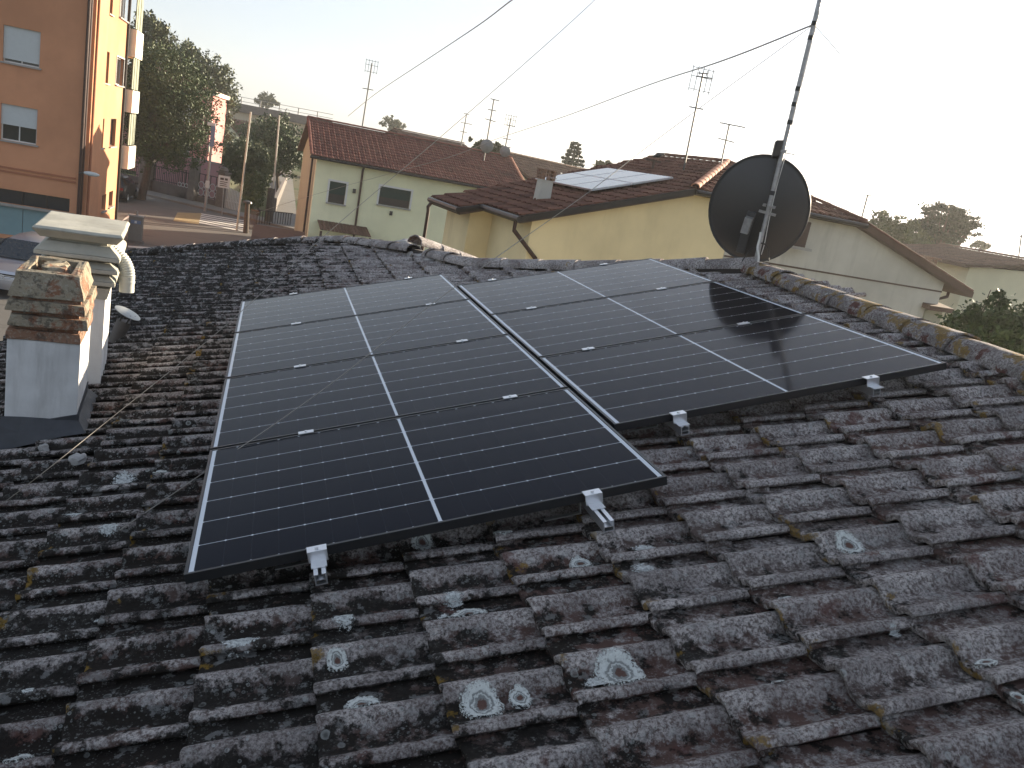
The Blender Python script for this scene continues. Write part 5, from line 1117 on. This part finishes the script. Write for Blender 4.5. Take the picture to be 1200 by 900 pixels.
def pier(lab, x, h_, w_=.55, cap=True, grp='gate piers along the street'):
    q = fbase(x); t = thing('gate_pier', lab, 'pier', q, grp); mb = MB(); mb.frustum((q.x, q.y), w_, w_, w_*.95, w_*.95, q.z, q.z+h_, math.atan2(e.y, e.x)); mb.build('shaft', M['pier'], t)
    mb = MB(); mb.frustum((q.x, q.y), w_*1.3, w_*1.3, w_*1.3, w_*1.3, q.z+h_+.002, q.z+h_+.1, math.atan2(e.y, e.x)); mb.build('cap', M['pier'], t)
    if cap: mb = MB(); mb.lathe((q.x, q.y, q.z+h_+.1), [(w_*.45, 0), (w_*.55, .1), (w_*.4, .28), (0, .36)], 12); mb.build('dome', M['pier'], t, smooth=True)
pier('stone pier right beside the trunk of the big dark tree', 170, 2.6, .8, False); pier('stone gate pier with a domed cap left of the tall grey pole', 225, 2.5); pier('stone gate pier with a domed cap behind the square sign', 259, 2.3)
def iron_panel(lab, x0, x1, h_=1.6):
    a, b = fbase(x0), fbase(x1); e_ = (b-a).normalized(); L = (b-a).length; t = thing('iron_fence', lab, 'fence', a); 
    mb = MB(); mb.obox(a, e_*L, n_*.25, (0, 0, .35)); mb.build('base', M['dark_stone'], t)
    k = 4; w_ = L/k
    for i in range(k):
        for j in range(2):
            c = a+e_*(w_*(i+.5))+n_*.12+Vector((0, 0, .45+w_*.5+j*min(w_, .62))); r = min(w_, .62)*.48
            mb = MB(); mb.tube([c+e_*math.cos(q)*r+Vector((0, 0, math.sin(q)*r)) for q in np.linspace(0, 2*math.pi, 17)], .02, 5, False); mb.build('iron_ring', M['cream'] if False else M['shutter'], t, smooth=True)
        mb = MB(); mb.obox(a+e_*(w_*i)+n_*.12+Vector((0, 0, .352)), e_*.04, n_*.04, (0, 0, h_)); mb.build('post', M['iron'], t)
    for z in (.40, h_+.3): mb = MB(); mb.obox(a+n_*.165+Vector((0, 0, z)), e_*L, n_*.03, (0, 0, .05)); mb.build('rail', M['iron'], t)
iron_panel('ornamental iron fence panel with pale rings left of the domed gate pier', 205, 221); iron_panel('ornamental iron fence panel with pale rings between the two domed piers', 229, 256)
# white picket fence
a, b = fbase(263), fbase(280); t = thing('picket_fence', 'short white picket fence beside the sign pole', 'fence', a); L = (b-a).length; e_ = (b-a).normalized()
for k in range(9): mb = MB(); mb.obox(a+e_*(L*k/9), e_*(L/9*.62), n_*.03, (0, 0, 1.5-.03*k)); mb.build('picket', M['shutter'], t)
mb = MB(); mb.obox(a+n_*.032+Vector((0, 0, .5)), e_*L, n_*.04, (0, 0, .08)); mb.build('rail', M['shutter'], t)
lawn = [gp(*q) for q in ((240, 222), (300, 236), (290, 212), (244, 202))]; sheet('lawn', [(q.x, q.y) for q in lawn], .01, M['grass'])
lawn = [gp(*q) for q in ((303, 254), (318, 258), (318, 226), (312, 220))]; sheet('lawn', [(q.x, q.y) for q in lawn], .012, M['grass'])
# poles
M['pole_pale'] = plain('pale_pole', (0.50, 0.47, 0.40), .7, var=.1)
def pole(nm, lab, xb, yb, xt, yt, r, m, cat='pole', dn_=None):
    b = gp(xb, yb); D_ = hd(b); tpt = on_wall(xt, yt, b, 90); t = thing(nm, lab, cat, b); mb = MB(); mb.tube([b, tpt], [r, r*.8], 10); mb.build('shaft', m, t, smooth=True); return t, b, tpt
pole('flagpole', 'pale slender pole standing at the right end of the crossing', 277.5, 270, 294, 131, .06, M['pole_pale'])
t, b, tp = pole('flagpole', 'pale slender pole rising out of a dark tree trunk by the passage', 317, 262, 327.5, 135, .06, M['pole_pale'])
mb = MB(); mb.tube([b+Vector((-.15, .1, 0)), b.lerp(tp, .33)+Vector((-.1, .1, 0))], [.28, .22], 10); t_ = thing('tree_stump', 'thick cut dark trunk beside the right pale pole', 'trunk', b); mb.build('trunk', M['bark'], t_, smooth=True)
t, b, tp = pole('lamp_pole', 'thick grey pole with a blue and white banner near its top', 240, 248, 250, 146, .09, M['steel'])
q = b.lerp(tp, .86); mb = MB(); mb.obox(q+Vector((-.10, -.14, -.6)), (.26, 0, 0), (0, .03, 0), (0, 0, 1.3)); M['blue_sign'] = plain('blue_sign', (0.12, 0.17, 0.28), .5); mb.build('banner', M['blue_sign'], t)
mb = MB(); mb.obox(tp+Vector((-.35, -.1, -.1)), (.5, 0, 0), (0, .2, 0), (0, 0, .2)); mb.build('lamp_head', M['shutter'], t)
q = b.lerp(tp, .28); mb = MB(); mb.obox(q+Vector((-.12, -.12, 0)), (.25, 0, 0), (0, .04, 0), (0, 0, .45)); mb.build('notice', M['shutter'], t)
t, b, tp = pole('sign_pole', 'thin pole carrying a square pale road sign before the domed pier', 260, 252, 262.5, 209, .035, M['steel'], 'sign')
q = b.lerp(tp, .74); mb = MB(); mb.obox(q+Vector((-.36, -.08, 0)), (.72, 0, 0), (0, .03, 0), (0, 0, .78)); sg = mb.build('sign_plate', M['shutter'], t)
for (dx, dz, w_, h_) in ((-.24, .50, .22, .14), (.04, .50, .18, .14), (-.24, .36, .46, .05), (-.24, .24, .40, .05), (-.24, .12, .44, .05)): mb = MB(); mb.obox(q+Vector((dx, -.085, dz)), (w_, 0, 0), (0, .004, 0), (0, 0, h_)); mb.build('sign_mark', M['dark_steel'], sg)
t, b, tp = pole('gate_post', 'dark round wooden post left of the low shed roof', 288, 273, 290, 238, .16, M['bark'], 'post'); mb = MB(); mb.lathe(tp, [(.26, 0), (.24, .1), (0, .16)], 12); mb.build('cap', M['dark_steel'], t)
# small garden gate next to it and railing at the passage
a, b = gp(292, 268), gp(301, 270); t = thing('garden_gate', 'narrow brown garden gate by the dark wooden post', 'gate', a)
for k in range(6): mb = MB(); mb.obox(a.lerp(b, k/6), (b-a)/6*.5, (0, .04, 0), (0, 0, 1.2)); mb.build('bar', M['tile_old'], t)
mb = MB(); mb.obox(a+Vector((0, -.04, 1.1)), b-a, (0, .038, 0), (0, 0, .08)); mb.build('rail', M['tile_old'], t)
a, b = gp(300, 262), gp(342, 266); t = thing('railing', 'low dark railing crossing the mouth of the passage', 'railing', a)
for k in range(14): mb = MB(); mb.obox(a.lerp(b, k/14), (.05, 0, 0), (0, .05, 0), (0, 0, .85)); mb.build('bar', M['iron'], t)
mb = MB(); mb.obox(a+Vector((0, 0, .852)), b-a, (0, .05, 0), (0, 0, .05)); mb.build('rail', M['iron'], t)
a, b = gp(323, 248), gp(336, 214); t = thing('passage_wall', 'low dark stone wall along the left side of the passage', 'wall', a); mb = MB(); mb.obox(a, b-a, (-.25, 0, 0), (0, 0, 1.0)); mb.build('wall', M['pier'], t)
# street cabinet
q = gp(158, 284); t = thing('street_cabinet', 'grey street cabinet with a blue label standing on the asphalt', 'cabinet', q); mb = MB(); mb.box(q.x-.28, q.x+.28, q.y-.2, q.y+.2, GZ+.1, GZ+1.18); mb.build('case', M['pave'], t, bevel=.01); mb = MB(); mb.box(q.x-.33, q.x+.33, q.y-.25, q.y+.25, GZ-.01, GZ+.1); mb.build('plinth', M['pier'], t)
mb = MB(); mb.box(q.x-.31, q.x+.31, q.y-.23, q.y+.23, GZ+1.182, GZ+1.24); mb.tube([(q.x, q.y, GZ+1.24), (q.x, q.y, GZ+1.42)], .05, 8); mb.build('lid', M['steel'], t); mb = MB(); mb.box(q.x-.20, q.x+.22, q.y-.206, q.y-.2005, GZ+.86, GZ+1.02); mb.build('label', M['blue_sign'], t); mb = MB(); mb.box(q.x-.04, q.x+.05, q.y-.211, q.y-.2065, GZ+.89, GZ+.99); mb.build('label_mark', M['shutter'], t)
# viaduct
M['concrete'] = plaster('viaduct_concrete', (0.62, 0.52, 0.38), (.15, .14, .12), .4, .1, 6)
va, vb = at_dist(262, 128, 125), at_dist(520, 170, 118); va.z = vb.z = (at_dist(280, 130, 124).z+at_dist(430, 160, 120).z)/2
e = (vb-va).normalized(); va = va-e*60; vb = va.lerp(vb, .83); L = (vb-va).length; n_ = Vector((-e.y, e.x, 0)); t = thing('viaduct', 'long concrete road viaduct with railing on the horizon', 'bridge', (va.x, va.y, GZ))
zb = at_dist(300, 135, 123).z-.3
mb = MB(); mb.obox((va.x, va.y, va.z-1.7), e*L, n_*9, (0, 0, 1.65)); mb.build('girder', M['concrete'], t)
mb = MB(); mb.obox(Vector((va.x, va.y, va.z-.045))-n_*.5, e*L, n_*10, (0, 0, .35)); mb.obox(Vector((va.x, va.y, va.z+.308))-n_*.5, e*L, n_*.25, (0, 0, .75)); mb.build('deck', M['pier'], t)
k = 0
while k*2.6 < L: mb = MB(); mb.obox(Vector((va.x, va.y, va.z+1.06))-n_*.5+e*(k*2.6), e*.12, n_*.12, (0, 0, .85)); mb.build('railing_post', M['stone_sill'], t); k += 1
for z in (1.35, 1.88): mb = MB(); mb.obox(Vector((va.x, va.y, va.z+z))-n_*.38, e*L, n_*.05, (0, 0, .06)); mb.build('handrail', M['stone_sill'], t)
k = 0
while k*17 < L: q = va+e*(k*17+7); mb = MB(); mb.obox(Vector((q.x, q.y, GZ))+n_*1, e*1.0, n_*7, (0, 0, va.z-2.15-GZ)); mb.obox(Vector((q.x, q.y, va.z-2.148))-e*.3, e*1.6, n_*9, (0, 0, .446)); mb.build('support_pillar', M['concrete'], t); k += 1
# ------------------------------------------------------------------ TV aerials
def aerial(lab, xb, yb, xt, yt, D_, bars, r=.022, panel=False, dish=None):
    b = at_dist(xb, yb, D_); tp = at_dist(xt, yt, D_); t = thing('tv_aerial', lab, 'aerial', b); mb = MB(); r *= 1.5; mb.tube([b-Vector((0, 0, .3)), tp], r, 6); mb.build('mast', M['aerial'], t)
    for (f, hw, tilt, kind) in bars:
        c = b.lerp(tp, f); k = D_/F_PX; e = Vector((1, 0, 0)).cross(Vector((0, 0, 1))) if False else Vector((math.cos(.3), -math.sin(.3), tilt)); w_ = hw*k
        mb = MB(); mb.tube([c-e*w_, c+e*w_*(1.6 if kind == 'yagi' else 1)], r*.6, 5)
        for j in range(7 if kind == 'yagi' else 3):
            q = c+e*w_*(-.8+j*(.38 if kind == 'yagi' else .8)); d = Vector((.35, 1, 0)).normalized() if kind != 'vert' else Vector((0, 0, 1)); h_ = w_*(.5 if kind != 'vert' else .55); mb.tube([q-d*h_, q+d*h_], r*.4, 4)
        mb.build('boom', M['aerial'], t)
    if panel:
        c = tp-Vector((0, 0, .1)); mb = MB()
        for dx in (-.28, -.14, .0, .14, .28): mb.tube([c+Vector((dx, .1*abs(dx), -.35)), c+Vector((dx, .1*abs(dx), .25))], r*.35, 4)
        for dz in (-.3, 0, .2): mb.tube([c+Vector((-.3, 0, dz)), c+Vector((.3, 0, dz))], r*.35, 4)
        mb.build('grid', M['aerial'], t)
    if dish:
        f, rp_ = dish; c = b.lerp(tp, f)+Vector((0, -.15, 0)); rr = rp_*D_/F_PX; mb = MB(); mb.lathe(c, [(0, -.02), (rr*.6, .0), (rr, .06), (rr*1.0, .075), (rr*.6, .02), (0, 0)], 24, Vector((.25, .9, .15)).normalized() if True else None); mb.build('dish', M['dish_grey'], t, smooth=True)
M['aerial'] = plain('dark_aerial_metal', (0.07, 0.07, 0.07), .5, .4)
M['dish_grey'] = plain('grey_dish', (0.22, 0.22, 0.22), .5, .2, var=.15)
aerial('thin television aerial with a grid head standing on the green house roof', 425.5, 141, 436, 74, 42.5, [(.55, 6, .0, 'bar')], panel=True)
aerial('faint small aerial far behind the green roof, left of the rooftop dish', 541, 166, 547, 133, 60, [(.98, 3.5, -.1, 'bar'), (.66, 5, 0, 'yagi'), (.35, 4, 0, 'bar')], .025)
aerial('aerial mast with two crossbars above a round grey dish', 568, 181, 579, 116, 41, [(.99, 4, -.06, 'yagi'), (.80, 5, 0, 'bar'), (.62, 6, -.1, 'bar')], dish=(.15, 7.5))
aerial('aerial with a dense comb head and small dish further right', 590, 183, 599, 138, 46, [(.80, 4, 0, 'yagi'), (.45, 5, 0, 'bar'), (.25, 6, 0, 'bar')], panel=True, dish=(.12, 6))
aerial('tall aerial with a dense grid head and side stay on the brown roof', 803, 191, 824, 86, 22, [(1.0, 5, .1, 'vert'), (.96, 7, .05, 'yagi'), (.62, 8, .0, 'bar')], .016, panel=True)
aerial('short aerial with one long arm near the orange hip tiles', 846, 189, 855, 145, 22, [(.98, 11, .0, 'yagi'), (.56, 9, -.06, 'bar')], .014)
aerial('faint pale aerial behind the right end of the grey gable house', 1009, 259, 1017, 228, 34, [(.98, 4, .1, 'bar')], .02)
aerial('small faint aerial at the right edge above the cream roof', 1196, 297, 1197, 275, 40, [(.9, 4, .1, 'bar')], .02)
q = at_dist(806, 187, 22); q1 = at_dist(826, 190.5, 22)
# ------------------------------------------------------------------ cars
def car(lab, pos, ang, body_col, name='parked_car', tall=1.0):
    t = thing(name, lab, 'car', pos); t.rotation_euler = (0, 0, ang)
    m = NT('car_paint_'+name+lab[:5].strip().replace(' ', '_')); m.b.inputs['Metallic'].default_value = .6; m.b.inputs['Coat Weight'].default_value = .5; m = m.out(body_col, .35)
    # stations along x (front at +x): (x, z_low, z_belt, z_roof, half width low, half width roof)
    prof = [(2.12, .35, .62, .62, .62, .55), (2.05, .25, .78, .80, .78, .68), (1.55, .22, .90, .93, .85, .74), (1.10, .20, .96, .99, .87, .76), (.35, .20, .98, 1.50*tall, .87, .60), (-.3, .20, .98, 1.56*tall, .87, .62), (-1.2, .20, 1.0, 1.54*tall, .87, .60), (-1.85, .22, 1.0, 1.38*tall, .86, .60), (-2.08, .3, .95, 1.0, .80, .66), (-2.14, .38, .70, .70, .70, .6)]
    vs = []; fs = []; n = 12
    for (x, zl, zb, zr_, wl, wr) in prof:
        ring = [(wl*.85, zl), (wl, zl+.12), (wl*1.0, (zl+zb)/2), (wl*.97, zb), (wr*1.02, zr_-.08 if zr_ > zb+.1 else zb+.5*(zr_-zb)), (wr*.8, zr_)]
        pts = [(y, z) for y, z in ring]+[(-y, z) for y, z in ring[::-1]]
        vs += [(x, y, z) for y, z in pts]
    k = len(prof)
    for i in range(k-1):
        for j in range(n): fs.append((i*n+j, i*n+(j+1) % n, (i+1)*n+(j+1) % n, (i+1)*n+j))
    fs += [tuple(range(n))[::-1], tuple((k-1)*n+j for j in range(n))]
    def lm(nm, mb, mat_, par=t, smooth=False, bevel=0):
        me_par = par; o = mb.build(nm, mat_, None, smooth, bevel); o.parent = me_par; return o
    mb = MB(); mb.add(vs, fs); b = lm('body', mb, m, smooth=True)
    bm = bmesh.new(); bm.from_mesh(b.data); bmesh.ops.recalc_face_normals(bm, faces=bm.faces); bm.to_mesh(b.data); bm.free()
    mb = MB(); mb.prism([(1.13, -.70, 1.02), (1.13, .70, 1.02), (.40, .56, 1.47*tall), (.40, -.56, 1.47*tall)], (.02, 0, .012)); lm('windscreen', mb, M['glass'])
    mb = MB(); mb.prism([(-2.03, -.62, 1.05), (-2.03, .62, 1.05), (-1.87, .54, 1.33*tall), (-1.87, -.54, 1.33*tall)], (-.02, 0, .012)); lm('rear_window', mb, M['glass'])
    for s in (-1, 1):
        mb = MB(); mb.prism([(.92, s*.845, 1.03), (-1.75, s*.845, 1.05), (-1.62, s*.64, 1.42*tall), (.32, s*.64, 1.43*tall)], (0, s*.02, .01)); lm('side_window', mb, M['glass'])
        mb = MB(); mb.obox((.80, s*.88 if s > 0 else -.88-.2, .98), (.12, 0, 0), (0, .2, 0), (0, 0, .14)); lm('wing_mirror', mb, m, bevel=.02)
        mb = MB(); mb.obox((2.0, s*.42 if s > 0 else -.74, .60), (.11, 0, 0), (0, .32, 0), (0, 0, .15)); lm('headlight', mb, M['shutter'], bevel=.02)
        mb = MB(); mb.obox((-2.13, s*.50 if s > 0 else -.76, .72), (.06, 0, 0), (0, .26, 0), (0, 0, .16)); lm('tail_light', mb, M['red_lens'], bevel=.01)
        for x in (1.32, -1.30):
            mb = MB(); mb.lathe((x, s*.89, .32), [(.19, -.10*s), (.30, -.10*s), (.32, -.05*s), (.32, .02*s), (.29, .03*s), (.19, .03*s)], 24, (0, 1, 0)); w_ = lm('wheel', mb, M['black'], smooth=True)
            mb = MB(); mb.lathe((x, s*.89, .32), [(0, .01*s), (.08, .02*s), (.17, .015*s), (.19, .03*s), (.2, .0)], 24, (0, 1, 0)); o = lm('rim', mb, M['alu'], w_, smooth=True)
    mb = MB(); mb.obox((2.07, -.38, .52), (.04, 0, 0), (0, .76, 0), (0, 0, .20)); g = lm('grille', mb, M['black'])
    for k_ in range(3): mb = MB(); mb.obox((2.112, -.37, .545+k_*.06), (.008, 0, 0), (0, .74, 0), (0, 0, .018)); lm('grille_bar', mb, M['alu'], g)
    mb = MB(); mb.lathe((2.12, 0, .62), [(.075, 0), (.075, .012), (.06, .014), (.06, .0)], 20, (1, 0, 0)); 
    for pts in (((-.035, .035), (0, -.04)), ((.035, .035), (0, -.04)), ((-.018, .04), (0, 0)), ((.018, .04), (0, 0))): mb.tube([(2.13, pts[0][0], .62+pts[0][1]), (2.13, pts[1][0], .62+pts[1][1])], .006, 5)
    lm('badge', mb, M['alu'])
    mb = MB(); mb.obox((2.085, -.26, .36), (.03, 0, 0), (0, .52, 0), (0, 0, .11)); lm('number_plate', mb, M['shutter'])
    return t
M['red_lens'] = plain('red_lens', (0.25, 0.01, 0.01), .3)
cpos = gp(18, 322); cpos = Vector((gp(6, 350).x, gp(6, 350).y+2.1, GZ))
car('silver car parked facing the camera behind the chimneys, grille and badge in view', cpos+Vector((.15, 0, 0)), math.radians(-97), (0.42, 0.43, 0.47))
cp = gp(139, 262); car('dark car parked past the corner of the orange building', Vector((at_dist(138.5, 240, 58).x-.25, CAM.y+58, GZ)), math.radians(88), (0.03, 0.03, 0.035), 'dark_car')
# red object and low wall by the chimney at the left edge
q = on_plane(4, 402, RP(0, 0, -1.5), RN)
bpy.context.view_layer.update()

# far tree belts and haze
def belt(name, x0, x1, D_, h0, h1, n, m, seed):
    g = np.random.default_rng(seed); bl = []
    for x in np.arange(x0, x1, 14): 
        q = at_dist(x, 200, D_); k = g.uniform(h0, h1); bl.append(((q.x, q.y, GZ+k*.5), (D_/F_PX*13, D_/F_PX*13, k*.55)))
    o = leaves(name, bl, n, D_/F_PX*1.3, M[m], None, .3, 1, seed); o['kind'] = 'stuff'; o['label'] = 'hazy belt of far trees'; return o
belt('far_trees', -60, 700, 235, 5, 9, 16000, 'leaf_olive', 5)
belt('far_trees', 900, 1500, 150, 5, 8, 9000, 'leaf_olive', 6)
hz = MB(); hz.box(-420, 420, -60, 520, GZ-1.0, 28); hz = hz.build('haze', None); hz['kind'] = 'stuff'
hm = bpy.data.materials.new('haze_air'); hm.use_nodes = True; ht = hm.node_tree; ht.nodes.remove(ht.nodes['Principled BSDF'])
pv = ht.nodes.new('ShaderNodeVolumePrincipled'); pv.inputs['Color'].default_value = (0.95, 0.95, 0.95, 1); pv.inputs['Density'].default_value = 0.0005; pv.inputs['Anisotropy'].default_value = 0.5
ht.links.new(pv.outputs[0], [x for x in ht.nodes if x.type == 'OUTPUT_MATERIAL'][0].inputs['Volume']); hz.data.materials.append(hm)
S.cycles.volume_bounces = 0
